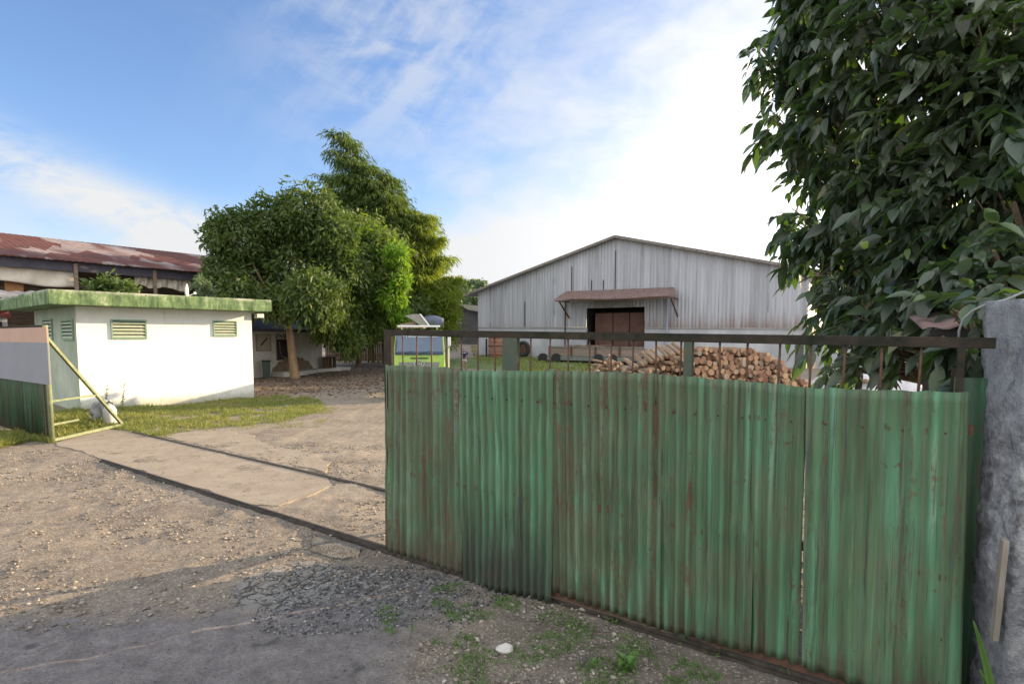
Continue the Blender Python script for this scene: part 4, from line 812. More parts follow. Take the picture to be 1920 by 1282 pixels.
# small tree between guardhouse and shed
bq = D(205, 560, 28.2); bq.z = 0
tree('small_tree', 'small leafy tree poking up behind the middle of the guardhouse roof', 'tree', bq, [B(182, 540, 15, 28), B(212, 533, 17, 28.3), B(240, 543, 15, 28), B(205, 552, 22, 28.5)], LM['mango'], 150, 9, 0.34, 0.10, M['bark'], 0.09, fork=0.7, sag=0.2, flat=0.4)
bq = D(378, 560, 31); bq.z = 0
tree('slender_tree', 'slim grey green sapling beside the satellite dish, against the big tree', 'tree', bq, [B(378, 532, 12, 31), B(384, 550, 13, 31)], LM['far'], 90, 8, 0.26, 0.07, M['lightbark'], 0.06, fork=0.7)

# ================================================================ OFFICE
OP = G(470, 709); o2 = D(607, 697, 42.5); ODEG = math.degrees(math.atan2(o2.y-OP.y, o2.x-OP.x)); OFr = Fr(OP, ODEG)
of = thing('office_building', 'low aged white office behind the forked tree, dark slate roof', 'building', OP, ODEG)
ox = OFr.at(604, 660)[0]; oz = OFr.at(500, 618)[1]
bm = MB(); bm.box(-6, ox, 0, 0.2, -0.2, oz); bm.box(ox-0.2, ox, 0.2, 4.5, -0.2, oz); bm.build('wall', M['oldwall'], of)
bm = MB(); bm.slabxz([(-6.3, oz-0.12), (ox+0.4, oz-0.12), (ox+0.4, oz+0.02), (-6.3, oz+0.02)], -1.0, 0.1); bm.grid(lambda u, v: (-6.3+(ox+6.7)*u, -1.05+3.5*v, oz+0.03+1.2*v), 2, 2); o = bm.build('roof', M['purpleroof'], of); o.modifiers.new('t', 'SOLIDIFY').thickness = 0.03
w0, wz1 = OFr.at(518, 637); w1, wz0 = OFr.at(546, 673)
bm = MB(); bm.box(w0, w1, -0.012, -0.002, wz0, wz1); o = bm.build('window', M['dark'], of)
bm = MB()
for c in ((w0-0.05, w0, wz0-0.05, wz1+0.05), (w1, w1+0.05, wz0-0.05, wz1+0.05), (w0, w1, wz1, wz1+0.05), (w0, w1, wz0-0.05, wz0)): bm.box(c[0], c[1], -0.04, -0.002, c[2], c[3])
bm.build('frame', M['bark'], o)
bm = MB(); bm.tube([(w0+0.25, -0.03, wz1-0.1), (w0+0.3, -0.03, wz0+0.5), (w0+0.5, -0.03, wz0+0.15), (w1-0.3, -0.03, wz0+0.12)], 0.018, 5); bm.build('curtain_edge', M['greywood'], o)
# dark lettering over the window (too small to read)
lw, lz = OFr.at(517, 633); bm = MB(); x = lw; hh = 0.2
for ch in 'ZNO':
    if ch == 'Z': bm.bar((x, -0.01, lz+hh), (x+.24, -0.01, lz+hh), 0.01, 0.06); bm.bar((x+.24, -0.013, lz+hh), (x, -0.013, lz), 0.012, 0.06); bm.bar((x, -0.01, lz), (x+.24, -0.01, lz), 0.01, 0.06)
    if ch == 'N': bm.bar((x, -0.01, lz), (x, -0.01, lz+hh), 0.05, 0.01, (0, 1, 0)); bm.bar((x+.22, -0.01, lz), (x+.22, -0.01, lz+hh), 0.05, 0.01, (0, 1, 0)); bm.bar((x, -0.013, lz+hh), (x+.22, -0.013, lz), 0.012, 0.06)
    if ch == 'O': bm.box(x, x+.24, -0.014, -0.004, lz+hh-.05, lz+hh+0.02); bm.box(x, x+.24, -0.014, -0.004, lz-.02, lz+.05); bm.box(x, x+.06, -0.014, -0.004, lz+.05, lz+hh-.05); bm.box(x+.18, x+.24, -0.014, -0.004, lz+.05, lz+hh-.05)
    x += 0.36
bm.build('lettering', M['dark'], of)
nb0, nz1 = OFr.at(480, 628); nb1, nz0 = OFr.at(506, 656)
nb = thing('notice_board', 'tan notice board hung on the office wall near the guardhouse', 'board', OFr.w(nb0, -0.03, 0), ODEG)
bm = MB(); bm.box(0, nb1-nb0, -0.03, 0.02, nz0, nz1); bm.build('panel', simple('tan_board', (0.26, 0.22, 0.16), (0.34, 0.29, 0.21), 3, 0.8), nb)
bm = MB(); [bm.box(*c) for c in ((-0.05, 0, -0.05, 0.02, nz0-.05, nz1+.05), (nb1-nb0, nb1-nb0+.05, -0.05, 0.02, nz0-.05, nz1+.05), (0, nb1-nb0, -0.05, 0.02, nz1, nz1+.05), (0, nb1-nb0, -0.05, 0.02, nz0-.05, nz0))]; bm.build('frame', M['greywood'], nb)
bm = MB(); bm.bar((0.3, -0.036, nz0+0.3), (nb1-nb0-0.3, -0.036, nz1-0.2), 0.01, 0.1); bm.build('swoosh', M['dark'], nb)
# brown stain skirting and rough stones at the wall foot
s0 = OFr.at(508, 690)[0]; s1 = OFr.at(588, 690)[0]
bm = MB(); n_ = 24; poly = [(s0, 0.0)]+[(s0+(s1-s0)*k/n_, 0.25+1.0*math.sin(math.pi*(k/n_))**0.6+0.06*math.sin(k*1.9)) for k in range(n_+1)]+[(s1, 0.0)]
bm.slabxz([(a_, b__-0.05) for a_, b__ in poly][::1], -0.02, -0.003); bm.build('skirting', simple('brown_stained_render', (0.12, 0.085, 0.05), (0.22, 0.16, 0.10), 2.5, 0.9), of)
bin_ = thing('rubbish_bin', 'dark green lidded bin against the office wall', 'bin', OFr.w(OFr.at(485, 700)[0], -0.6, 0), ODEG)
bm = MB(); bm.tube([(0, 0, 0), (0, 0, 1.0)], [0.27, 0.33], 4); bm.build('body', simple('dark_green_plastic', (0.02, 0.04, 0.035), (0.035, 0.06, 0.05), 3, 0.5), bin_)
bm = MB(); bm.tube([(0, 0, 1.0), (0, 0, 1.08)], [0.38, 0.34], 4); bm.build('lid', M['dark'], bin_)
lx0 = OFr.at(596, 690)[0]
cbn = thing('wooden_cabinet', 'low brown wooden cabinet standing on the ledge at the office corner', 'cabinet', OFr.w(lx0, -0.9, 0.30), ODEG)
bm = MB(); bm.box(0, 0.9, 0, 0.5, 0, 0.06); bm.box(0, 0.06, 0, 0.5, 0.06, 0.75); bm.box(0.84, 0.9, 0, 0.5, 0.06, 0.75); bm.box(0.06, 0.84, 0.44, 0.5, 0.06, 0.75); bm.build('carcass', M['bark'], cbn)
bm = MB(); bm.box(-0.08, 0.98, -0.05, 0.55, 0.75, 0.80); bm.build('top', M['bark'], cbn); bm = MB(); bm.box(0.36, 0.5, -0.02, -0.001, 0.1, 0.7); bm.build('door_strip', M['palepanel'], cbn)
bm = MB(); lp = [OFr.w(s0+(lx0+2.2-s0)*k/16, -1.0-0.25*math.sin(k*0.5), 0) for k in range(17)]; poly = [(p.x, p.y) for p in lp]+[(OFr.w(lx0+2.2, 0.3).x, OFr.w(lx0+2.2, 0.3).y), (OFr.w(s0, -0.03).x, OFr.w(s0, -0.03).y)]
bm.prism(poly, -0.1, 0.29); tag(bm.build('concrete_ledge', M['oldwall']), kind='structure')

# ================================================================ WAREHOUSE
WO = D(897, 660, 60.0); WO.z = 0.0; WDEG = -31.0; WF = Fr(WO, WDEG)
wh = thing('warehouse', 'big gabled warehouse clad in weathered zinc over a pale low wall', 'building', WO, WDEG)
WL, WM = 29.6, 14.9
zeL = WF.at(897, 547)[1]; zap = WF.at(1157, 446)[1]; xap = WF.at(1157, 446)[0]; xr = WF.at(1516, 560)[0]; zeR = WF.at(1516, 507)[1]
zb0 = WF.at(900, 613)[1]; zb1 = WF.at(1510, 615)[1]
WL = xr
zband = lambda x: zb0+(zb1-zb0)*x/WL
ztop = lambda x: zeL+(zap-zeL)*x/xap if x < xap else zap+(zeR-zap)*(x-xap)/(WL-xap)
dx0, dz1 = WF.at(1100, 578); dx1, dz0 = WF.at(1208, 652)
xs = np.arange(0, WL, 0.055); vs, fs = [], []
for i, x in enumerate(xs):
    zb = zband(x) if not (dx0 < x < dx1) else dz1
    y = -0.045+0.022*math.sin(x*2*math.pi/0.30) + (0.012 if int(x/0.9) % 2 else 0)
    vs += [(x, y, zb), (x, y, ztop(x))]
    if i: fs.append((2*i-2, 2*i, 2*i+1, 2*i-1))
bm = MB(); bm.add(vs, fs); bm.build('cladding', M['clad'], wh, smooth=False)
bm = MB(); bm.box(0, dx0, 0, 0.3, -0.3, 0.1)
for a_, b_ in ((0, dx0), (dx1, WL)):
    bm.add([(a_, -0.0, -0.5), (b_, -0.0, -0.5), (b_, -0.0, zband(b_)-0.01), (a_, 0, zband(a_)-0.01), (a_, 0.25, -0.5), (b_, 0.25, -0.5), (b_, 0.25, zband(b_)-0.01), (a_, 0.25, zband(a_)-0.01)], [(0, 1, 2, 3), (7, 6, 5, 4), (3, 2, 6, 7), (0, 3, 7, 4), (1, 5, 6, 2)])
bm.v = bm.v[8:]; bm.f = [tuple(i-8 for i in f) for f in bm.f[6:]]; bm.mi = bm.mi[6:]
bm.build('low_wall', M['greywall'], wh)
for a_, b_ in ((0, dx0), (dx1, WL)):
    bm = MB(); bm.add([(a_, -0.085, zband(a_)-0.10), (b_, -0.085, zband(b_)-0.10), (b_, -0.085, zband(b_)-0.01), (a_, -0.085, zband(a_)-0.01)], [(0, 1, 2, 3)]); o = bm.build('flashing', M['zincroof'], wh); o.modifiers.new('t', 'SOLIDIFY').thickness = 0.02
DEP = 45
bm = MB(); bm.add([(0, 0.0, -0.5), (0, DEP, -0.5), (0, DEP, zeL), (0, 0.0, zeL), (WL, 0, -0.5), (WL, DEP, -0.5), (WL, DEP, zeR), (WL, 0, zeR)], [(0, 1, 2, 3), (4, 7, 6, 5)]); bm.build('side_cladding', M['clad'], wh)
bm = MB(); sl_ = (zap-zeL)/xap; sr_ = (zap-zeR)/(WL-xap)
bm.add([(-1.3, -0.55, zeL-1.3*sl_+0.10), (xap, -0.55, zap+0.12), (WL+1.3, -0.55, zeR-1.3*sr_+0.10), (-1.3, DEP, zeL-1.3*sl_+0.10), (xap, DEP, zap+0.12), (WL+1.3, DEP, zeR-1.3*sr_+0.10)], [(0, 1, 4, 3), (1, 2, 5, 4)])
o = bm.build('roof', M['zincroof'], wh); o.modifiers.new('t', 'SOLIDIFY').thickness = 0.10
bm = MB(); bm.bar((-1.3, -0.58, zeL-1.3*sl_+0.03), (xap, -0.58, zap+0.05), 0.05, 0.22); bm.build('barge_board', M['greywood'], wh); bm = MB(); bm.bar((xap, -0.58, zap+0.05), (WL+1.3, -0.58, zeR-1.3*sr_+0.03), 0.05, 0.22); bm.build('barge_board', M['greywood'], wh)
# doorway: recess, sliding door leaves, pale transom boards
bm = MB(); bm.box(dx0, dx1, 3.0, 3.1, 0, dz1); bm.box(dx0-0.1, dx0, 0.26, 3.1, 0, dz1+0.2); bm.box(dx1, dx1+0.1, 0.26, 3.1, 0, dz1+0.2); bm.box(dx0, dx1, 0.26, 3.1, dz1, dz1+0.1); bm.build('doorway', M['dark'], wh)
dm = simple('red_brown_door', (0.085, 0.040, 0.032), (0.15, 0.080, 0.062), 1.2, 0.8)
for k, (a_, b_) in enumerate(((0.115, 0.42), (0.43, 0.70), (0.71, 0.985))):
    bm = MB(); xa_, xb_ = dx0+(dx1-dx0)*a_, dx0+(dx1-dx0)*b_
    bm.box(xa_, xb_, 0.55+0.06*k, 0.60+0.06*k, dz0+0.1, dz1-0.45); o = bm.build('door', dm, wh)
    bm = MB(); bm.box(xa_+0.05, xb_-0.05, 0.52+0.06*k, 0.548+0.06*k, dz0+1.3, dz0+1.42); bm.build('door_rail', M['rust'], o)
zc0 = WF.at(1150, 577)[1]; zc1 = WF.at(1150, 561)[1]
for u0, u1 in ((1113, 1148), (1153, 1188)):
    bm = MB(); bm.box(WF.at(u0, 570)[0], WF.at(u1, 570)[0], -0.15, -0.10, zc0, zc1); bm.build('transom_board', M['palepanel'], wh)
# canopy
OFF = -2.3
a0 = WF.at(1062, 547); a1 = WF.at(1263, 539); c0_ = WF.at(1038, 563, OFF); c1_ = WF.at(1269, 556, OFF)
bm = MB(); bm.grid(lambda u, v: ((a0[0]*(1-u)+a1[0]*u)*(1-v)+(c0_[0]*(1-u)+c1_[0]*u)*v, -0.1+(OFF+0.1)*v, (a0[1]*(1-u)+a1[1]*u)*(1-v)+(c0_[1]*(1-u)+c1_[1]*u)*v+0.025*math.sin(u*240)+0.05*math.sin(u*9)*v), 240, 3)
o = bm.build('canopy', M['canopy'], wh); o.modifiers.new('t', 'SOLIDIFY').thickness = 0.03
for (c, sgn) in ((c0_, 1), (c1_, -1)):
    x = c[0]+0.5*sgn; bm = MB(); bm.bar((x, OFF+0.15, c[1]-0.14), (x, -0.1, c[1]-1.5), 0.10); bm.bar((x, OFF+0.1, c[1]-0.10), (x, -0.1, c[1]-0.05), 0.10); bm.build('canopy_bracket', M['rust'], wh)
bm = MB(); bm.bar((c0_[0]+0.1, OFF+0.06, c0_[1]-0.07), (c1_[0]-0.1, OFF+0.06, c1_[1]-0.07), 0.07, 0.09); bm.build('canopy_beam', M['rust'], wh)
for u, tint in ((1061, M['rust']), (1252, simple('blue_grey_pipe', (0.25, 0.30, 0.42), (0.38, 0.42, 0.52), 3, 0.5))):
    x = WF.at(u, 600)[0]; bm = MB(); bm.tube([(x, -0.16, 0.2), (x, -0.16, 6.0 if u > 1200 else 5.8)], 0.07, 8); bm.build('downpipe', tint, wh)
for u, v0 in ((985, 565), (1073, 500), (1110, 525), (1132, 525), (1155, 470)):
    x, z = WF.at(u, v0); z2 = WF.at(u, 612 if u < 1000 else 545)[1]; bm = MB(); bm.box(x-0.035, x+0.035, -0.10, -0.085, z2, z); bm.build('open_seam', M['dark'], wh)
bm = MB(); st0, sz1 = WF.at(1492, 628); st1 = WF.at(1544, 640)[0]; bm.box(st0, min(st1, WL-0.2), -0.02, -0.005, -0.3, sz1); bm.build('dark_wall_patch', simple('dark_grey_patch', (0.05, 0.05, 0.045), (0.14, 0.14, 0.14), 0.9, 0.95), wh)  # dark grey patch low on the wall, near its right end
# side wall continuing to the right
sw = thing('boundary_wall', 'pale plastered wall running right from the warehouse corner, behind the leaves', 'wall', WF.w(WL+0.6, 0.5), WDEG)
bm = MB(); bm.box(0, 16, 0, 0.25, -0.2, 3.1); bm.build('wall', M['greywall'], sw); bm = MB(); bm.box(-0.1, 16.1, -0.06, 0.31, 3.1, 3.22); bm.build('coping', M['greywall'], sw)
yp = thing('yellow_post', 'thin yellow green painted post beside the right corner of the warehouse', 'post', WF.w(WL+0.25, -0.5), WDEG)
bm = MB(); bm.box(-0.14, 0.14, -0.1, 0.1, 0, 3.4); bm.build('shaft', simple('faded_yellow_paint', (0.22, 0.24, 0.09), (0.36, 0.36, 0.15), 3, 0.7), yp); bm = MB(); bm.box(-0.2, 0.2, -0.16, 0.16, 3.4, 3.46); bm.build('cap', M['greywood'], yp)

# loading platform with plank sides
lp_ = thing('flatbed_trailer', 'long grey plank sided trailer parked below the warehouse canopy', 'trailer', WF.w(0, -4.5, 0), WDEG)
PF2 = Fr(WF.w(0, -4.5, 0), WDEG)
xa, za = PF2.at(1028, 649); xb, zb = PF2.at(1205, 664); xc_, zc_ = PF2.at(1006, 664)
gz = 0.25
bm = MB(); bm.box(xc_, xb-1.0, 0, 2.3, zb-0.62, zb-0.30); bm.build('bed', simple('green_grey_steel', (0.10, 0.12, 0.105), (0.20, 0.22, 0.20), 2, 0.7), lp_)
bm = MB(); bm.box(xa, xb, 0.15, 0.22, zb-0.22, za-0.12); bm.build('side_board', simple('plank_side', (0.17, 0.125, 0.10), (0.30, 0.24, 0.20), 1.3, 0.85, stretch=(0.3, 1, 5)), lp_)
bm = MB(); bm.box(xa-0.05, xb+0.05, 0.10, 0.27, za-0.118, za+0.02); bm.build('top_board', M['greywood'], lp_)
bm = MB(); bm.box(xa, xb, 2.1, 2.2, zb-0.29, za-0.2); bm.build('rear_board', M['greywood'], lp_)
for x in (xa, xa+2.1, xa+4.3, xa+6.4):
    bm = MB(); bm.box(x, x+0.12, 0.02, 0.095, zb-0.5, za+0.02); bm.build('stake', M['rust'], lp_)
for x in (xc_+0.6, xc_+1.9, xc_+5.8, xc_+7.0):
    bm = MB(); bm.tube([(x, -0.05, gz+0.42), (x, 0.25, gz+0.42)], 0.44, 20); bm.build('wheel', M['black'], lp_)
bm = MB(); bm.box(xc_+0.2, xb-1.2, 0.5, 2.0, 0.1, zb-0.64); bm.build('undercarriage', M['dark'], lp_)
bm = MB(); [bm.bar((xa+1+k*0.45, 0.6+random.random(), za-0.05+random.random()*0.12), (xa+2.6+k*0.45, 0.8+random.random(), za+0.05+random.random()*0.12), 0.06) for k in range(7)]; tag(bm.build('plank_offcuts', M['wood']), 'loose pale offcuts lying along the top of the plank sided trailer', 'offcuts'); bpy.data.objects['plank_offcuts'].location = PF2.o; bpy.data.objects['plank_offcuts'].rotation_euler = (0, 0, R(WDEG))

# rusty water tank and tyre
TF = Fr(WF.w(0, -1.6, 0), WDEG); tx0 = TF.at(918, 650)[0]; tx1 = TF.at(950, 650)[0]; tz0 = 0.55; tz1 = TF.at(930, 626)[1]; r_ = (tx1-tx0)/2
tk = thing('water_tank', 'rusty orange upright tank against the left end of the warehouse wall', 'tank', TF.w((tx0+tx1)/2, 0, tz0), 0)
orm = simple('rust_orange_tank', (0.22, 0.10, 0.065), (0.40, 0.20, 0.14), 1.8, 0.75, stretch=(1, 1, 2.5))
H_ = tz1-tz0; bm = MB(); bm.tube([(0, 0, 0), (0, 0, H_*0.32), (0, 0, H_*0.34), (0, 0, H_*0.66), (0, 0, H_*0.68), (0, 0, H_), (0, 0, H_+0.25)], [r_*0.9, r_*0.98, r_*0.94, r_*0.94, r_*0.98, r_*0.9, r_*0.2], 20); bm.build('body', orm, tk)
for k in (0.12, 0.5, 0.88): bm = MB(); bm.tube([(0, 0, H_*k-0.03), (0, 0, H_*k+0.03)], r_*1.02, 20); bm.build('hoop', M['rust'], tk)
bm = MB(); bm.bar((-r_*1.15, -0.1, 0.1), (-r_*1.15, -0.1, H_*0.8), 0.16); bm.build('pump_pipe', M['dark'], tk)
ty = thing('leaning_tyre', 'black tyre leaning on the wall right of the rusty tank', 'tyre', TF.w(TF.at(972, 640)[0], 0.9, 1.0+0.6), WDEG)
bm = MB(); n1_, n2_ = 24, 10
for i in range(n1_):
    for j in range(n2_):
        a_, b_ = 2*math.pi*i/n1_, 2*math.pi*j/n2_; rr = 0.62+0.18*math.cos(b_); bm.v.append((rr*math.cos(a_), 0.16*math.sin(b_), rr*math.sin(a_)))
bm.f = [(i*n2_+j, ((i+1) % n1_)*n2_+j, ((i+1) % n1_)*n2_+(j+1) % n2_, i*n2_+(j+1) % n2_) for i in range(n1_) for j in range(n2_)]; bm.mi = [0]*len(bm.f); bm.build('tread', M['black'], ty, smooth=True)
bm = MB(); bm.tube([(0, -0.05, 0), (0, 0.05, 0)], 0.42, 16); bm.build('rim', M['rust'], ty)
ty.location.z = 0.55+0.80

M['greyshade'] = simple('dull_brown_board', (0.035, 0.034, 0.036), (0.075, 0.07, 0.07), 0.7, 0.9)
# ================================================================ FAR SHEDS, FENCE
fs_ = thing('dark_shed', 'dark shaded shed with a sagging tin roof left of the warehouse', 'shed', D(880, 640, 80).xy.to_3d(), -31)
DF = Fr(D(880, 640, 80).xy.to_3d(), -31)
xl, zl = DF.at(850, 572); xm, zm = DF.at(866, 570); xr_, zr_ = DF.at(905, 583)
ov = [(xl-0.5, zl-1.0), (xm, zm), (xm+(xr_-xm)*0.45, zm-0.75), (xr_+5, zr_-1.0)]
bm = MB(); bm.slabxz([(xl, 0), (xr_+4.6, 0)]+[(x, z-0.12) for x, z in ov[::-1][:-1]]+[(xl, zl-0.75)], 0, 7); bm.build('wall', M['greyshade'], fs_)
bm = MB()
for (xa_, za_), (xb_, zb_) in zip(ov, ov[1:]): bm.add([(xa_, -0.7, za_-0.05), (xb_, -0.7, zb_-0.05), (xb_, 7.5, zb_), (xa_, 7.5, za_)], [(0, 1, 2, 3)])
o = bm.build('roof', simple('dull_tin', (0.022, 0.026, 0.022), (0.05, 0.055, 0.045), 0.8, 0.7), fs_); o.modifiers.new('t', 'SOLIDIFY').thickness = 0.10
bm = MB(); bm.box(xl+0.6, xl+1.4, -0.08, -0.002, zl-2.6, zl-1.6); bm.build('window', M['greywood'], fs_)
wf_ = thing('slat_fence', 'brown fence of rough upright slats behind the yard trees', 'fence', D(610, 660, 52).xy.to_3d(), 12)
WFF = Fr(D(610, 660, 52).xy.to_3d(), 12); wl_ = WFF.at(735, 660)[0]; zt_ = WFF.at(660, 636)[1]
bm = MB(); x = 0
while x < wl_: w = random.uniform(0.12, 0.22); bm.box(x, x+w-0.02, random.uniform(-.03, 0), 0.05, 0.2, zt_+random.uniform(-.25, .15)); x += w
bm.build('slats', simple('red_brown_slats', (0.08, 0.045, 0.03), (0.20, 0.115, 0.075), 2, 0.9, rnd=0, stretch=(3, 1, 0.5)), wf_)
for k in (0.25, 0.75): bm = MB(); bm.box(0, wl_, 0.06, 0.12, 0.3+(zt_-0.3)*k, 0.4+(zt_-0.3)*k); bm.build('rail', M['wood'], wf_)
for i, (u0, v0, u1, v1) in enumerate(((618, 678, 652, 686), (622, 674, 668, 679), (640, 684, 690, 681), (672, 676, 708, 684))):
    bm = MB(); bm.bar(G(u0, v0)+Vector((0, 0, 0.25)), G(u1, v1)+Vector((0, 0, 0.25)), 0.22, 0.12)
    tag(bm.build('fallen_plank', M['greywood']), ['grey plank lying nearest the office cabinet', 'grey plank lying behind the one nearest the cabinet', 'longest grey plank on the leaf litter, under the drooping tree', 'grey plank on the litter right of the drooping tree trunk'][i], 'plank', 'planks lying under the yard trees')
# far trees on the hill and behind the sheds
for i, (u, v, r, Y) in enumerate(((846, 545, 12, 120), (862, 536, 14, 150), (884, 531, 13, 170), (903, 536, 14, 160), (870, 556, 12, 110), (890, 560, 12, 105), (838, 560, 14, 100))):
    bq = D(u, 640, Y); bq.z = 0; 
    tree('distant_tree', ['low tree above the yellow shrub on the skyline', 'flat topped tree on the skyline above the dark shed', 'tallest pale tree on the hill left of the warehouse eave', 'skyline tree touching the warehouse eave', 'round tree just above the dark shed roof', 'pale tree between the dark shed and the warehouse corner', 'far tree half behind the yellow bamboo edge'][i], 'tree', bq,
         [B(u, v+3, r*0.8, Y), B(u-r*0.6, v+r*0.5, r*0.6, Y), B(u+r*0.6, v+r*0.4, r*0.6, Y), B(u, v+r*1.3, r*0.9, Y)], LM['far'], 160, 7, 0.9, 0.5, M['bark'], 0.3, group='trees on the far hill', csize=0.6)

# ================================================================ TRUCK
TY = 23.6; tc0 = D(786, 660, TY); trk = thing('lime_truck', 'lime green lorry facing the camera behind the left end of the gate, blue windscreen', 'truck', (tc0.x, TY, 0), 5)
Wd = 1.02
def prof(name, P, w0, mat, par, bev=0.0, w1=None):     # side profile (y, z) extruded across x
    b = MB(); n = len(P); w1 = w1 or [w0]*n; b.add([(-w1[i], y, z) for i, (y, z) in enumerate(P)]+[(w1[i], y, z) for i, (y, z) in enumerate(P)], [tuple(range(n)), tuple(range(2*n-1, n-1, -1))]+[(i+n, (i+1) % n+n, (i+1) % n, i) for i in range(n)]); return b.build(name, mat, par, bevel=bev)
cab = prof('cab', [(0.0, 0.62), (-0.02, 1.35), (0.02, 1.78), (0.20, 2.70), (0.34, 2.79), (1.75, 2.80), (1.80, 0.62)], Wd, M['lime'], trk, 0.03, [Wd, Wd, Wd, 0.97, 0.92, 0.92, Wd])
gl = MB(); gl.grid(lambda u, v: ((-0.965+1.93*u)*(1-0.045*v), -0.012+0.19*v-0.035*math.sin(math.pi*u), 1.80+0.92*v), 16, 6); g_ = gl.build('windscreen', M['glass'], cab, smooth=True); g_.modifiers.new('t', 'SOLIDIFY').thickness = 0.01
# pale lettering strip across the top of the glass: a first word PT, then bars too small to read
b = MB(); x = -0.62; zt_ = 2.50
def stroke(x0, z0, x1, z1, w=0.026):
    yy = lambda z: -0.055+0.19*(z-1.80)/0.92; b.bar((x0, yy(z0), z0), (x1, yy(z1), z1), w, 0.006, (0, 1, 0.2))
for ch in ('P', 'T', ' ', '1', '1', '1', '1', ' ', '1', '1', '1', '1', '1', ' ', '1', '1', '1', '1'):
    if ch == 'P': stroke(x, zt_, x, zt_+0.13); stroke(x, zt_+0.12, x+.06, zt_+0.12); stroke(x, zt_+0.06, x+.06, zt_+0.06); stroke(x+.06, zt_+0.06, x+.06, zt_+0.12)
    elif ch == 'T': stroke(x+.03, zt_, x+.03, zt_+0.12); stroke(x-.01, zt_+0.12, x+.07, zt_+0.12)
    elif ch == '1': stroke(x, zt_, x, zt_+0.12, 0.022); stroke(x, zt_+0.06, x+0.04, zt_+0.06, 0.022); stroke(x+.04, zt_, x+.04, zt_+0.12, 0.02)
    x += 0.083 if ch != ' ' else 0.05
b.build('lettering', M['white'], g_)
b = MB(); b.bar((-0.60, -0.10, 1.84), (-0.05, 0.045, 2.0), 0.016); b.bar((0.05, -0.10, 1.84), (0.62, 0.045, 2.0), 0.016); b.build('wiper', M['black'], g_)
b = MB(); b.add([(-0.86, -0.05, 1.02), (0.72, -0.05, 1.02), (0.80, -0.05, 1.50), (-0.80, -0.05, 1.50), (-0.86, -0.021, 1.02), (0.72, -0.021, 1.02), (0.80, -0.021, 1.50), (-0.80, -0.021, 1.50)], [(0,1,2,3), (7,6,5,4), (3,2,6,7), (0,3,7,4), (1,5,6,2), (0,4,5,1)]); b.build('grille', simple('grey_grille', (0.13, 0.15, 0.14), (0.22, 0.24, 0.22), 5, 0.5), cab)
b = MB(); b.box(-0.36, 0.36, -0.032, -0.012, 1.64, 1.68); b.build('vent_slot', M['black'], cab)
b = MB(); n = 28
for i in range(n):
    a_ = 2*math.pi*i/n; a2 = 2*math.pi*(i+1)/n; b.bar((0.20*math.cos(a_), -0.065, 1.44+0.14*math.sin(a_)), (0.20*math.cos(a2), -0.065, 1.44+0.14*math.sin(a2)), 0.03, 0.03, (0, 1, 0))
b.bar((-0.12, -0.07, 1.35), (-0.07, -0.07, 1.53), 0.03, 0.03, (0, 1, 0)); b.bar((0.12, -0.07, 1.53), (0.07, -0.07, 1.35), 0.03, 0.03, (0, 1, 0)); b.bar((-0.10, -0.07, 1.44), (0.10, -0.07, 1.44), 0.03, 0.03, (0, 1, 0)); b.build('emblem', M['chrome'], cab)
b = MB(); b.box(-1.05, 1.05, -0.16, 0.1, 0.50, 0.86); b.build('bumper', simple('lime_bumper', (0.26, 0.42, 0.06), (0.34, 0.52, 0.08), 3, 0.5), cab, bevel=0.03)
for s_ in (-1, 1):
    b = MB(); b.box(s_*0.82-0.14, s_*0.82+0.14, -0.045, -0.008, 0.88, 1.02); b.build('headlight', M['chrome'], cab)
    b = MB(); b.tube([(s_*0.97, 0.15, 2.62), (s_*1.17, -0.05, 2.60), (s_*1.19, -0.06, 2.1), (s_*1.0, 0.10, 1.9)], 0.014, 6); ma = b.build('mirror_arm', M['black'], cab, smooth=True)
    b = MB(); b.box(s_*1.18-0.09, s_*1.18+0.09, -0.09, -0.04, 2.16, 2.50); b.build('mirror', M['white'] if s_ > 0 else M['black'], ma, bevel=0.01)
    b = MB(); b.add([(s_*1.022, 0.35, 1.85), (s_*1.022, 1.35, 1.85), (s_*0.945, 1.35, 2.6), (s_*0.945, 0.45, 2.6)], [(0, 1, 2, 3)]); o = b.build('side_window', M['glass'], cab); o.modifiers.new('t', 'SOLIDIFY').thickness = 0.008
    for y in (0.95, 4.6, 5.7):
        b = MB(); b.tube([(s_*0.78, y, 0.48), (s_*1.0, y, 0.48)], 0.48, 24); wl2 = b.build('wheel', M['black'], trk)
        b = MB(); b.tube([(s_*0.99, y, 0.48), (s_*1.012, y, 0.48)], 0.26, 16); b.build('rim', M['chrome'], wl2)
b = MB(); b.tube([(-0.84, -0.02, 2.93), (0.84, -0.02, 2.93)], 0.045, 10); b.bar((-0.7, -0.02, 2.9), (-0.7, 0.25, 2.82), 0.04); b.bar((0.7, -0.02, 2.9), (0.7, 0.25, 2.82), 0.04); b.build('roof_bar', M['white'], cab)
b = MB(); b.box(-0.4, 0.4, 1.8, 7.2, 0.7, 0.95); b.build('chassis', M['black'], trk)
b = MB(); b.box(-1.08, 1.08, 1.95, 7.3, 0.96, 1.06); b.box(-1.08, -1.02, 1.95, 7.3, 1.06, 2.1); b.box(1.02, 1.08, 1.95, 7.3, 1.06, 2.1); b.box(-1.02, 1.02, 1.95, 2.01, 1.06, 2.72); b.box(-1.02, 1.02, 7.24, 7.3, 1.06, 2.1); b.build('cargo_bed', simple('grey_green_bed', (0.10, 0.13, 0.10), (0.18, 0.22, 0.17), 2, 0.7), trk)
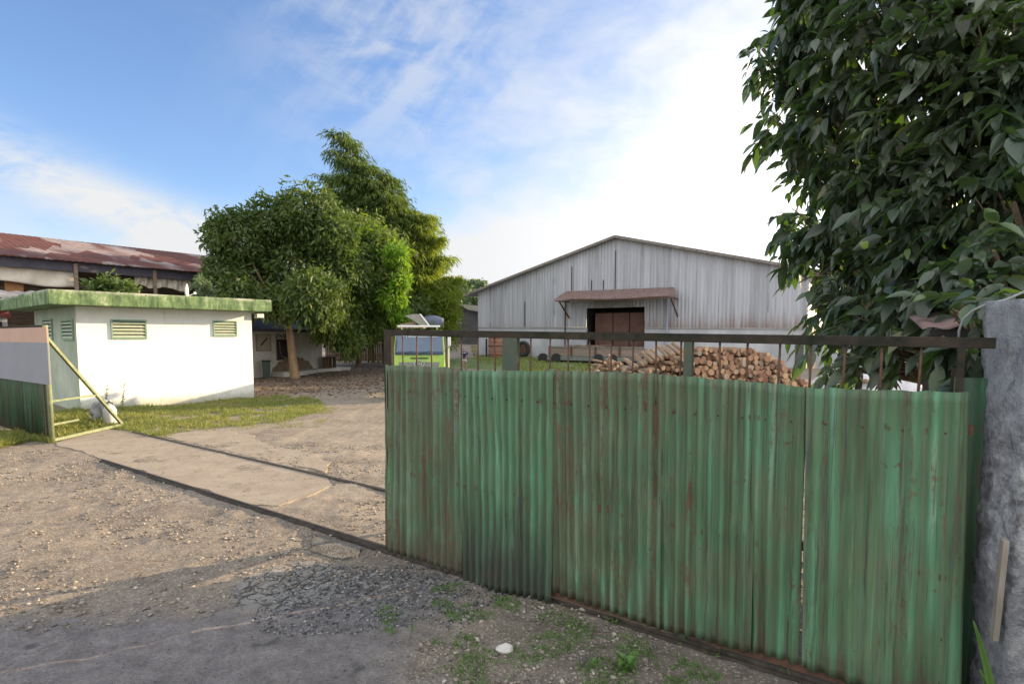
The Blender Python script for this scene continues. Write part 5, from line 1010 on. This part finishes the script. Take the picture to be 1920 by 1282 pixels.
bt = MB(); bt.grid(lambda u, v: (0.05+0.9*u, 1.0+0.85*v, 3.28+0.13*math.sin(u*3.1)-0.06*abs(math.sin(u*8+v*4))), 12, 12); bt.grid(lambda u, v: (0.0+0.95*u, 1.0-0.12*math.sin(v*3), 2.9+(0.38+0.13*math.sin(u*3.1))*v), 12, 4)
o = bt.build('tarpaulin_load', M['bluetarp'], smooth=True); o.location = trk.location; o.rotation_euler = trk.rotation_euler; tag(o, 'dark blue tarpaulin bundle on top of the lorry, right of the pale board', 'tarpaulin')
o.modifiers.new('t', 'SOLIDIFY').thickness = 0.03
bt = MB(); bt.slabxz([(-0.62, 3.38), (-0.28, 3.44), (-0.02, 3.44), (0.34, 3.00), (0.02, 2.97), (-0.25, 3.18)], 0.7, 0.76); o = bt.build('pale_board', M['palepanel'], bevel=0.006); o.location = trk.location; o.rotation_euler = trk.rotation_euler; tag(o, 'bent pale board leaning on top of the lorry cab', 'board')
bt = MB(); bt.slabxz([(-0.02, 3.45), (0.05, 3.45), (0.40, 2.99), (0.33, 2.99)], 0.6, 0.69); o2_ = bt.build('folded_edge', M['white'], o)
bt = MB(); [bt.bar((-0.85, 0.95+0.2*k, 3.0), (-0.2, 1.0+0.2*k, 3.06+0.03*k), 0.16, 0.1) for k in range(5)]; [bt.bar((-0.85+0.3*k, 0.85, 2.9), (-0.8+0.3*k, 1.85, 2.92), 0.12, 0.08) for k in range(4)]
o = bt.build('plank_load', M['wood']); o.location = trk.location; o.rotation_euler = trk.rotation_euler; tag(o, 'brown planks lying on top of the lorry, left of the pale board', 'planks')

# ================================================================ PERSON
PY_ = 43.0; pp = D(871, 693, PY_); per_ = MB(); pp.z = float(gh(pp.x, PY_))
J = [((0, 0, .88), .115), ((0, 0, 1.05), .105), ((0, .0, 1.22), .125), ((0, .0, 1.34), .115), ((0, 0, 1.42), .05), ((0, 0, 1.48), .055), ((0, 0, 1.56), .085), ((0, 0, 1.64), .06),
     ((-.10, 0, .80), .085), ((-.11, -.10, .47), .058), ((-.11, -.02, .10), .040), ((-.11, -.16, .05), .035),
     ((.10, 0, .80), .085), ((.10, .12, .48), .058), ((.11, .26, .13), .040), ((.11, .16, .05), .035),
     ((-.18, 0, 1.32), .055), ((-.25, .03, 1.08), .042), ((-.26, -.06, .86), .030), ((-.26, -.09, .77), .028),
     ((.18, 0, 1.32), .055), ((.25, .0, 1.08), .042), ((.25, -.12, .90), .030), ((.25, -.17, .83), .028)]
E = [(0, 1), (1, 2), (2, 3), (3, 4), (4, 5), (5, 6), (6, 7), (0, 8), (8, 9), (9, 10), (10, 11), (0, 12), (12, 13), (13, 14), (14, 15), (3, 16), (16, 17), (17, 18), (18, 19), (3, 20), (20, 21), (21, 22), (22, 23)]
def skinned(name, J, E, mat, parent=None, sub=2):
    me = bpy.data.meshes.new(name); me.from_pydata([j[0] for j in J], E, []); o = link(name, me, mat, parent)
    o.modifiers.new('skin', 'SKIN'); 
    if not me.skin_vertices: 
        me.skin_vertices if False else None
    for i, j in enumerate(J): me.skin_vertices[0].data[i].radius = (j[1], j[1])
    me.skin_vertices[0].data[0].use_root = True
    s = o.modifiers.new('sub', 'SUBSURF'); s.levels = sub; s.render_levels = sub; return o
def person_mat():
    m, t, b, o = pm('skin'); t.put(b.inputs['Base Color'], (0.27, 0.15, 0.10)); b.inputs['Roughness'].default_value = 0.6; return m
pr = None
try:
    import bmesh
    def skin_obj(name, J, E, mat, parent=None):
        me = bpy.data.meshes.new(name); b = bmesh.new(); ly = b.verts.layers.skin.verify()
        vs = [b.verts.new(j[0]) for j in J]
        for i, j in enumerate(J): vs[i][ly].radius = (j[1], j[1])
        vs[0][ly].use_root = True
        for e in E: b.edges.new((vs[e[0]], vs[e[1]]))
        b.to_mesh(me); b.free(); o = link(name, me, mat, parent); o.modifiers.new('skin', 'SKIN'); s = o.modifiers.new('sub', 'SUBSURF'); s.levels = 2; s.render_levels = 2; return o
    pr = skin_obj('person', J, E, person_mat())
    sh = skin_obj('shirt', [((0, 0, .86), .135), ((0, 0, 1.05), .125), ((0, 0, 1.22), .145), ((0, 0, 1.36), .12), ((-.19, 0, 1.31), .07), ((-.245, .02, 1.12), .06), ((.19, 0, 1.31), .07), ((.245, 0, 1.12), .06)], [(0, 1), (1, 2), (2, 3), (3, 4), (4, 5), (3, 6), (6, 7)], simple('navy_cloth', (0.015, 0.015, 0.055), (0.03, 0.03, 0.085), 6, 0.9), pr)
    st = MB(); st.box(-.17, .17, -.150, .150, 1.29, 1.325); st.build('shirt_stripe', M['white'], pr, bevel=0.01)
    skin_obj('shorts', [((0, 0, .84), .13), ((-.105, 0, .76), .10), ((-.11, -.05, .60), .085), ((.105, 0, .76), .10), ((.105, .06, .60), .085)], [(0, 1), (1, 2), (0, 3), (3, 4)], simple('pale_grey_shorts', (0.35, 0.35, 0.38), (0.45, 0.45, 0.48), 6, 0.9), pr)
    skin_obj('headscarf', [((0, .01, 1.40), .075), ((0, .01, 1.50), .085), ((0, .01, 1.59), .105), ((0, .0, 1.66), .07)], [(0, 1), (1, 2), (2, 3)], simple('lilac_cloth', (0.20, 0.18, 0.28), (0.28, 0.26, 0.36), 6, 0.9), pr)
    pr.location = pp; pr.rotation_euler = (0, 0, R(165)); tag(pr, 'person in navy top with a white stripe and pale shorts, walking in the yard', 'person')
except Exception as ex: print('PERSON', ex)

# ================================================================ LOGS
barkm = simple('log_bark', (0.13, 0.085, 0.055), (0.33, 0.24, 0.165), 4, 0.9, 0, 0.01, (1, 1, 0.4), 0.25)
def cut_mat():
    m, t, b, o = pm('sawn_log_end'); oi = t.node('ShaderNodeObjectInfo'); v = t.coord('Object'); n = t.noise(v, 7, 4)
    w = t.node('ShaderNodeTexWave', wave_type='RINGS', rings_direction='Z'); t.put(w.inputs['Vector'], v); w.inputs['Scale'].default_value = 9; w.inputs['Distortion'].default_value = 1.5
    c = t.ramp(oi.outputs['Random'], [(0.0, (0.20, 0.10, 0.065)), (0.25, (0.38, 0.20, 0.12)), (0.6, (0.52, 0.30, 0.17)), (0.85, (0.62, 0.42, 0.24)), (1.0, (0.30, 0.26, 0.235))])
    c = t.mix(t.m('MULTIPLY', w.outputs['Fac'], 0.25), c, (0.24, 0.13, 0.08)); c = t.mix(t.ss(n, 0.6, 0.75), c, (0.20, 0.12, 0.08))
    t.L.new(c, b.inputs['Base Color']); b.inputs['Roughness'].default_value = 0.85; return m
cutm = cut_mat(); LOGM = []
for k in range(6):
    n = 14; me = bpy.data.meshes.new('log'); vs, fs, mi = [], [], []; L_ = 1.0
    for j, (y, r) in enumerate(((0, 0.96), (0.012, 1.0), (0.5, 0.97), (0.988, 0.93), (1.0, 0.9))):
        for i in range(n):
            a_ = 2*math.pi*i/n; q = r*(1+0.06*math.sin(2*a_+k)+0.035*math.sin(3*a_+k*2)+0.03*math.sin(j*1.7+k)); vs.append((q*math.cos(a_)+0.06*math.sin(j+k), y, q*math.sin(a_)))
    for j in range(4):
        for i in range(n): fs.append((j*n+i, (j+1)*n+i, (j+1)*n+(i+1) % n, j*n+(i+1) % n)); mi.append(0)
    fs.append(tuple(range(n))); mi.append(1); fs.append(tuple(4*n+i for i in range(n-1, -1, -1))); mi.append(1)
    me.from_pydata(vs, [], fs); me.polygons.foreach_set('material_index', mi); me.materials.append(barkm); me.materials.append(cutm); me.update(); LOGM.append(me)
def log(pos, dirv, r, L_, label, cat, group):
    o = bpy.data.objects.new('log' if cat == 'log' else 'firewood_piece', random.choice(LOGM)); COL.objects.link(o)
    d = Vector(dirv).normalized(); rot = d.to_track_quat('Y', 'Z').to_matrix().to_4x4() @ Matrix.Rotation(random.uniform(0, 6.28), 4, 'Y')
    o.matrix_world = Matrix.Translation(pos) @ rot @ Matrix.Diagonal((r, L_, r, 1)); return tag(o, label, cat, group)
# main stack: sawn ends towards the camera
LY = 24.5; prof_px = [(1175, 716), (1200, 690), (1240, 668), (1300, 652), (1345, 646), (1395, 645), (1440, 662), (1485, 690), (1522, 716), (1545, 735)]
def topz(x, Y):
    u = 960+x/Y*F
    for (u0, v0), (u1, v1) in zip(prof_px, prof_px[1:]):
        if u0 <= u <= u1: return D(u, v0+(v1-v0)*(u-u0)/(u1-u0), Y).z
    return -1
axis = Vector((-0.22, 0.95, 0.0)); nlog = 0
row = 0; z = 0.15
while z < 2.6:
    x = 4.9 + (0.14 if row % 2 else 0)
    while x < 13.4:
        r = 0.108*random.uniform(0.65, 1.35) if (960+x/LY*F) > 1300 else 0.095*random.uniform(0.7, 1.15)
        Y0 = LY - 0.10*(x-8)+z*0.25
        if z+r*0.6 < topz(x, Y0) and z > 0.25:
            log((x+random.uniform(-.02, .02), Y0+random.uniform(-.22, .12), z+random.uniform(-.05, .05)), axis+Vector((random.uniform(-.03, .03), 0, random.uniform(-.02, .02))), r, random.uniform(1.15, 1.5),
                'round sawn log in the tall stack behind the gate bars, pale end facing out', 'log', 'logs in the tall stack'); nlog += 1
        x += r*2.0 + random.uniform(0, 0.02)
    z += 0.182; row += 1
# low left shoulder: logs laid askew so that their pale sides show
for k in range(60):
    u = random.uniform(1178, 1292); top = 712-(u-1178)*0.42; v = random.uniform(top, 728); Y = 24.0+random.uniform(-0.6, 0.8); p = D(u, v, Y)
    log(p, (-0.10+random.uniform(-.35, .35), 0.95, random.uniform(-.2, .2)), random.uniform(0.06, 0.10), random.uniform(0.5, 0.8), 'slim log lying askew on the left shoulder of the log stack', 'log', 'slim logs on the left shoulder of the stack')
for k in range(13):
    u = 1192+k*7.5+random.uniform(-5, 5); v = 688-(u-1196)*0.33; p = D(u, v, 24.6)
    log(p, (-0.42+random.uniform(-.1, .1), 0.60, 0.42+random.uniform(-.08, .08)), random.uniform(0.06, 0.085), 0.75, 'slim log lying askew on the left shoulder of the log stack', 'log', 'slim logs on the left shoulder of the stack')
for k in range(54):
    cx_ = random.choice([1138, 1138, 1130, 1165, 1150]); u = random.gauss(cx_, 15); h = 36*math.exp(-((u-1138)/22)**2)+16*math.exp(-((u-1172)/12)**2); v = 706-random.random()*h+random.uniform(0, 3)
    if not 1092 < u < 1192: continue
    p = D(u, v, 25.2+random.uniform(-0.4, 0.6))
    o = log(p, (random.gauss(0, 1), random.gauss(0, .6), random.gauss(0, .5)), random.uniform(0.045, 0.085), random.uniform(0.3, 0.55), 'short split orange piece in the small firewood heap left of the log stack', 'firewood', 'firewood pieces in the small heap')
bm = MB(); hp = D(1138, 706, 26.0); bm.grid(lambda u, v: (hp.x-1.35+2.7*u, hp.y-0.9+1.8*v, 0.0+(0.80*max(0, math.sin(math.pi*u))*max(0, math.sin(math.pi*v))**0.7)+0.05*math.sin(u*30+v*17)), 20, 12); tag(bm.build('wood_chips', simple('orange_chips', (0.30, 0.16, 0.09), (0.58, 0.38, 0.24), 14, 0.9)), 'mound of sawn chips under the small firewood heap', 'chips', kind='stuff')
# pale crumpled sheets over a low pile, right of the logs
TY0 = 19.0; a_ = D(1556, 722, TY0); b__ = D(1752, 722, TY0-0.8); c1 = D(1600, 706, TY0).z; bm = MB()
def tf(u, v):
    x = a_.x+(b__.x-a_.x)*u; y = a_.y+(b__.y-a_.y)*u+1.6*v; e = min(1, 9*u, 9*(1-u)); w = 0.05*math.sin(u*19+v*3)+0.03*math.sin(u*43+v*11)+0.12*math.sin(u*3.1)
    return (x, y, (c1+w-0.12)*e**0.4 if v > 0.001 else 0.1)
bm.grid(tf, 60, 10); o = bm.build('crumpled_sheet_pile', M['cloth'], smooth=True); tag(o, 'pale crumpled plastic sheets over a low pile, seen between bars right of the logs', 'sheeting')
for k in range(5):
    u = 1548+k*13; v = 716+random.uniform(-2, 3); p = D(u, v, 18.6)
    log(p, (1, 0.3+random.uniform(-.3, .3), 0.03), 0.06, 0.9, ['stray branch lying nearest the log stack', 'stray branch second from the log stack', 'stray branch midway to the pale sheets', 'stray branch touching the pale sheets', 'stray branch lying on the pale sheets'][k], 'log', 'stray branches by the pale sheets').name = 'stray_branch'

# ================================================================ GRASS, WEEDS, STONES, LITTER
def inpoly(px, py, P):
    c = np.zeros(len(px), bool); n = len(P)
    for i in range(n):
        x0, y0 = P[i]; x1, y1 = P[(i+1) % n]
        k = ((y0 > py) != (y1 > py)) & (px < (x1-x0)*(py-y0)/(y1-y0+1e-12)+x0); c ^= k
    return c
def grass(name, label, pxs, n, h, w, mat, seed_clump=0.45, lean=0.5, cat='grass', thr=0.42):
    P = [G(u, v) for u, v in pxs]; Pw = [(p.x, p.y) for p in P]; xs_ = [p[0] for p in Pw]; ys_ = [p[1] for p in Pw]
    X = RNG.uniform(min(xs_), max(xs_), n*4); Y = RNG.uniform(min(ys_), max(ys_), n*4); k = inpoly(X, Y, Pw)
    cl2 = vnoise(X, Y, seed_clump*4)*0.6+vnoise(X+30, Y, seed_clump*12)*0.4; k &= cl2 > thr; X, Y, cl2 = X[k][:n], Y[k][:n], cl2[k][:n]; m = len(X)
    Pt = np.stack([X, Y, gh(X, Y)-0.005], 1); d = np.stack([RNG.normal(0, lean, m), RNG.normal(0, lean, m), np.ones(m)], 1)
    o = link(name, quad_leaf_mesh(name, Pt, d, h*(0.5+cl2)*RNG.uniform(0.5, 1.3, m), w, 0.15), mat); return tag(o, label, cat, kind='stuff')
grass('grass', 'sunlit yellow green grass strip along the foot of the guardhouse', [(158, 770), (240, 762), (330, 762), (480, 742), (560, 742), (600, 752), (612, 768), (520, 792), (400, 805), (330, 812), (290, 820), (232, 806), (180, 800)], 26000, 0.15, 0.016, LM['grass'], lean=0.7, thr=0.36)
grass('grass', 'grass growing at the foot of the left gate leaf', [(-40, 850), (60, 826), (100, 832), (95, 815), (-40, 815)], 4500, 0.22, 0.016, LM['grass'], thr=0.3)
grass('grass', 'shaded grass inside the left brace', [(100, 828), (220, 800), (150, 770), (105, 775)], 5000, 0.22, 0.018, LM['grass'], thr=0.3)
grass('grass', 'dry scattered grass on the gravel before the concrete apron', [(225, 806), (300, 822), (420, 806), (600, 800), (640, 760), (560, 750), (450, 800)], 4500, 0.06, 0.012, LM['grass'], thr=0.5)
grass('grass', 'sparse weeds growing in the shaded earth before the gate', [(700, 1120), (860, 1090), (1030, 1150), (1250, 1215), (1400, 1290), (1000, 1300), (850, 1290), (720, 1180)], 5200, 0.045, 0.007, LM['weed'], 1.2, 0.9, thr=0.56)
grass('grass', 'green turf before the left end of the warehouse', [(882, 668), (1010, 676), (1100, 688), (1180, 700), (1000, 700), (890, 684)], 9000, 0.18, 0.06, LM['grass'], 0.1, thr=0.3)
# leafy weeds by the gate: each a thing
def weed(u, v, h, n, label, spreadk=0.8, wide=0.03, mat='weed'):
    p = G(u, v); p.z = float(gh(p.x, p.y)); w_ = thing('weed', label, 'weed', p, 0, 'weeds along the foot of the gate')
    Pn = np.zeros((n, 3)); Pn[:, :2] = RNG.normal(0, 0.03, (n, 2)); Pn[:, 2] = RNG.uniform(-0.01, h*0.5, n)*(0 if wide < 0.02 else 1)
    d = np.stack([RNG.normal(0, spreadk, n), RNG.normal(0, spreadk, n), np.ones(n)], 1)
    ls_ = h*RNG.uniform(0.5, 1.0, n); me = leaf_mesh('leaves', Pn, d, ls_, wide*RNG.uniform(0.6, 1.2, n), 0.3, 0.35); link('leaves', me, LM[mat], w_); return w_
weed(1175, 1262, 0.14, 26, 'leafy bright green weed at the bottom edge, left of the tufts', 0.9, 0.045)
weed(1295, 1206, 0.20, 26, 'wispy grass tuft under the middle of the gate', 0.8, 0.009)
weed(1345, 1225, 0.18, 22, 'low grass tuft just right of the one under the middle of the gate', 1.0, 0.009)
weed(1250, 1185, 0.14, 14, 'small weed on the iron rail under the gate', 0.9, 0.012)
weed(1030, 1130, 0.10, 16, 'small weed sprouting at the bulging sheet corner', 0.8, 0.010)
weed(1150, 1170, 0.14, 18, 'grassy weed sprouting on dirt below the third gate sheet', 0.8, 0.010)
weed(1470, 1262, 0.24, 26, 'tall grass tuft under the rusty vertical seam', 0.6, 0.009)
weed(1620, 1282, 0.34, 34, 'long bladed grass tuft at the foot of the broad right hand sheet', 0.45, 0.010)
weed(1115, 1255, 0.12, 20, 'grass tuft left of the leafy bright weed', 0.9, 0.009)
weed(880, 1200, 0.09, 16, 'tiny weed on the bare earth left of the white stone', 0.9, 0.012)
weed(1700, 1300, 0.38, 26, 'tall fine grass near the pillar end of the gate', 0.4, 0.010)
# big strap-leaved plant at the pillar foot
sp_ = D(1862, 1330, 3.05); sp_.z = 0.0; spt = thing('strap_leaf_plant', 'plant with long arching strap leaves at the foot of the stone pillar', 'plant', sp_)
for i, (tu, tv, w) in enumerate(((1826, 1165, 0.035), (1838, 1255, 0.02), (1905, 1290, 0.03), (1800, 1300, 0.02))):
    tip = D(tu, tv, 3.05-0.1*i)-sp_; bm = MB(); tip = Vector(tip); base = Vector((0.02*i, 0, -0.02))
    def lf(u, v, tip=tip, base=base, w=w):
        c = base.lerp(tip, v); c.x += 0.07*math.sin(v*math.pi)*(1 if i != 2 else -1); ww = w*(1-v)**0.6*(0.5+1.5*min(v*3, 1)*0.5); return (c.x+(u-0.5)*2*ww, c.y-0.012*abs(u-0.5)*2+0.01, c.z)
    bm.grid(lf, 4, 12); o = bm.build('leaf', LM['weed'], spt, smooth=True); o.modifiers.new('t', 'SOLIDIFY').thickness = 0.002
# young weeds at the guardhouse foot
for u, v, lb in ((228, 770, 'tall thin weed standing right of the white jerrycan'), (196, 775, 'thin weed standing behind the grey sack')):
    p = G(u, v); w_ = thing('tall_weed', lb, 'weed', p, 0, 'tall weeds at the guardhouse foot'); n = 40; Pn = np.zeros((n, 3)); Pn[:, 2] = RNG.uniform(0.05, 0.85, n); Pn[:, 0] = Pn[:, 2]*0.15
    link('leaves', leaf_mesh('leaves', Pn, RNG.normal(0, 1, (n, 3))+[0, 0, .4], 0.12, 0.03), LM['grass'], w_)
    bm = MB(); bm.tube([(0, 0, 0), (0.15, 0, 0.95)], 0.008, 5); bm.build('stem', LM['grass'], w_)
# gravel: loose chips everywhere near, one object
def chips(name, label, n, region, smin, smax, mats, kind='stuff', fn=None, cat='gravel'):
    x0, x1, y0, y1 = region; X = RNG.uniform(x0, x1, n); Y = y0+(y1-y0)*RNG.random(n)**1.25
    if fn is not None: k = fn(X, Y); X, Y = X[k], Y[k]
    n = len(X); s = smin+(smax-smin)*RNG.random(n)**2.8
    base = np.array([[1, 0, 0], [-1, 0, 0], [0, 1, 0], [0, -1, 0], [0, 0, 1.], [0, 0, -1.]]); V = base[None]*RNG.uniform(0.55, 1.2, (n, 6, 1)) + RNG.normal(0, 0.22, (n, 6, 3))
    a = RNG.uniform(0, 6.28, n); ca, sa = np.cos(a)[:, None], np.sin(a)[:, None]; V = np.stack([V[..., 0]*ca-V[..., 1]*sa, V[..., 0]*sa+V[..., 1]*ca, V[..., 2]*0.6], 2)*s[:, None, None]
    V += np.stack([X, Y, np.maximum(gh(X, Y), 0.006 if 'apron' in label else -9)+s*0.22], 1)[:, None, :]
    T = np.array([[0, 2, 4], [2, 1, 4], [1, 3, 4], [3, 0, 4], [2, 0, 5], [1, 2, 5], [3, 1, 5], [0, 3, 5]]); Q = (np.arange(n)*6)[:, None, None]+T[None]
    o = link(name, arr_mesh(name, V.reshape(-1, 3), Q.reshape(-1, 3)), mats); return tag(o, label, cat, kind=kind)
def chipmat(name, stops):
    m, t, b, o = pm(name); g = t.node('ShaderNodeNewGeometry'); t.L.new(t.ramp(g.outputs['Random Per Island'], stops), b.inputs['Base Color']); b.inputs['Roughness'].default_value = 0.9; return m
tanm = chipmat('tan_chips', [(0.0, (0.10, 0.088, 0.075)), (0.5, (0.22, 0.185, 0.15)), (0.93, (0.32, 0.275, 0.225)), (1.0, (0.42, 0.39, 0.34))])
grym = chipmat('grey_chips', [(0.0, (0.035, 0.035, 0.038)), (0.5, (0.12, 0.12, 0.125)), (0.95, (0.22, 0.215, 0.21)), (1.0, (0.36, 0.35, 0.34))])
offroad = lambda X, Y: ((Y - 0.16*X > 5.5) | (X > -1.0)) & (vnoise(X, Y, 1.1)*0.6+vnoise(X, Y, 4)*0.4 > 0.40+0.10*(Y > 8)) & (np.abs((Y-6.95)+0.73*(X+1.5)) > 0.09)
chips('gravel', 'tan gravel strewn over the drive and the verge', 50000, (-11, 4.5, 3.4, 13.5), 0.004, 0.034, tanm, fn=lambda X, Y: offroad(X, Y) & ~((Y > -0.73*(X+1.5)+7.0) & (Y < -0.746*(X+2.07)+9.5) & (X < -3.2)))
chips('gravel', 'dark broken stone where the paving has crumbled before the gate', 9000, (-2.6, 0.6, 4.4, 6.9), 0.006, 0.026, grym, fn=lambda X, Y: (((X+1.3)/1.3)**2+((Y-5.6)/0.9)**2+(vnoise(X, Y, 3)-0.5)*1.4 < 0.9))
chips('gravel', 'sandy grit spilt over the concrete apron and its edges', 5200, (-9.5, -3.0, 8.0, 14.0), 0.003, 0.013, tanm, fn=lambda X, Y: (Y > -0.73*(X+1.5)+7.05) & (vnoise(X, Y, 1.6)*0.6+vnoise(X, Y, 6)*0.4 > 0.52))
chips('gravel', 'loose grit on the asphalt', 5200, (-6, 0.5, 3.0, 5.6), 0.003, 0.011, grym)
ws = G(945, 1223); bm = MB(); bm.tube([(0, 0, -0.01), (0, 0, 0.01), (0.01, 0, 0.045), (0, 0.005, 0.06)], [0.045, 0.06, 0.045, 0.015], 7); o = bm.build('white_stone', M['stonewhite'], bevel=0.006); o.location = (ws.x, ws.y, float(gh(ws.x, ws.y))); o.scale = (1.3, 0.8, 1); tag(o, 'angular white stone lying alone on the earth before the gate', 'stone')
# leaf litter under the trees
n = 6000; X = RNG.normal(-11.5, 4.0, n); Y = RNG.normal(35, 6.0, n); k = (Y > 24) & (X < -3.5) & ~((X < -13.5) & (Y > 36)); X, Y = X[k], Y[k]; n = len(X)
o = link('fallen_leaves', quad_leaf_mesh('fallen_leaves', np.stack([X, Y, gh(X, Y)+0.02], 1), np.stack([RNG.normal(0, 1, n), RNG.normal(0, 1, n), RNG.normal(0.05, .1, n)], 1), RNG.uniform(0.10, 0.20, n), 0.07, 0.0), chipmat('dry_leaves', [(0, (0.07, 0.042, 0.03)), (0.6, (0.14, 0.09, 0.062)), (1, (0.26, 0.19, 0.13))])); tag(o, 'dry brown leaves carpeting the ground under the yard trees', 'leaves', kind='stuff')
print('logs', nlog, 'objects', len(bpy.data.objects))
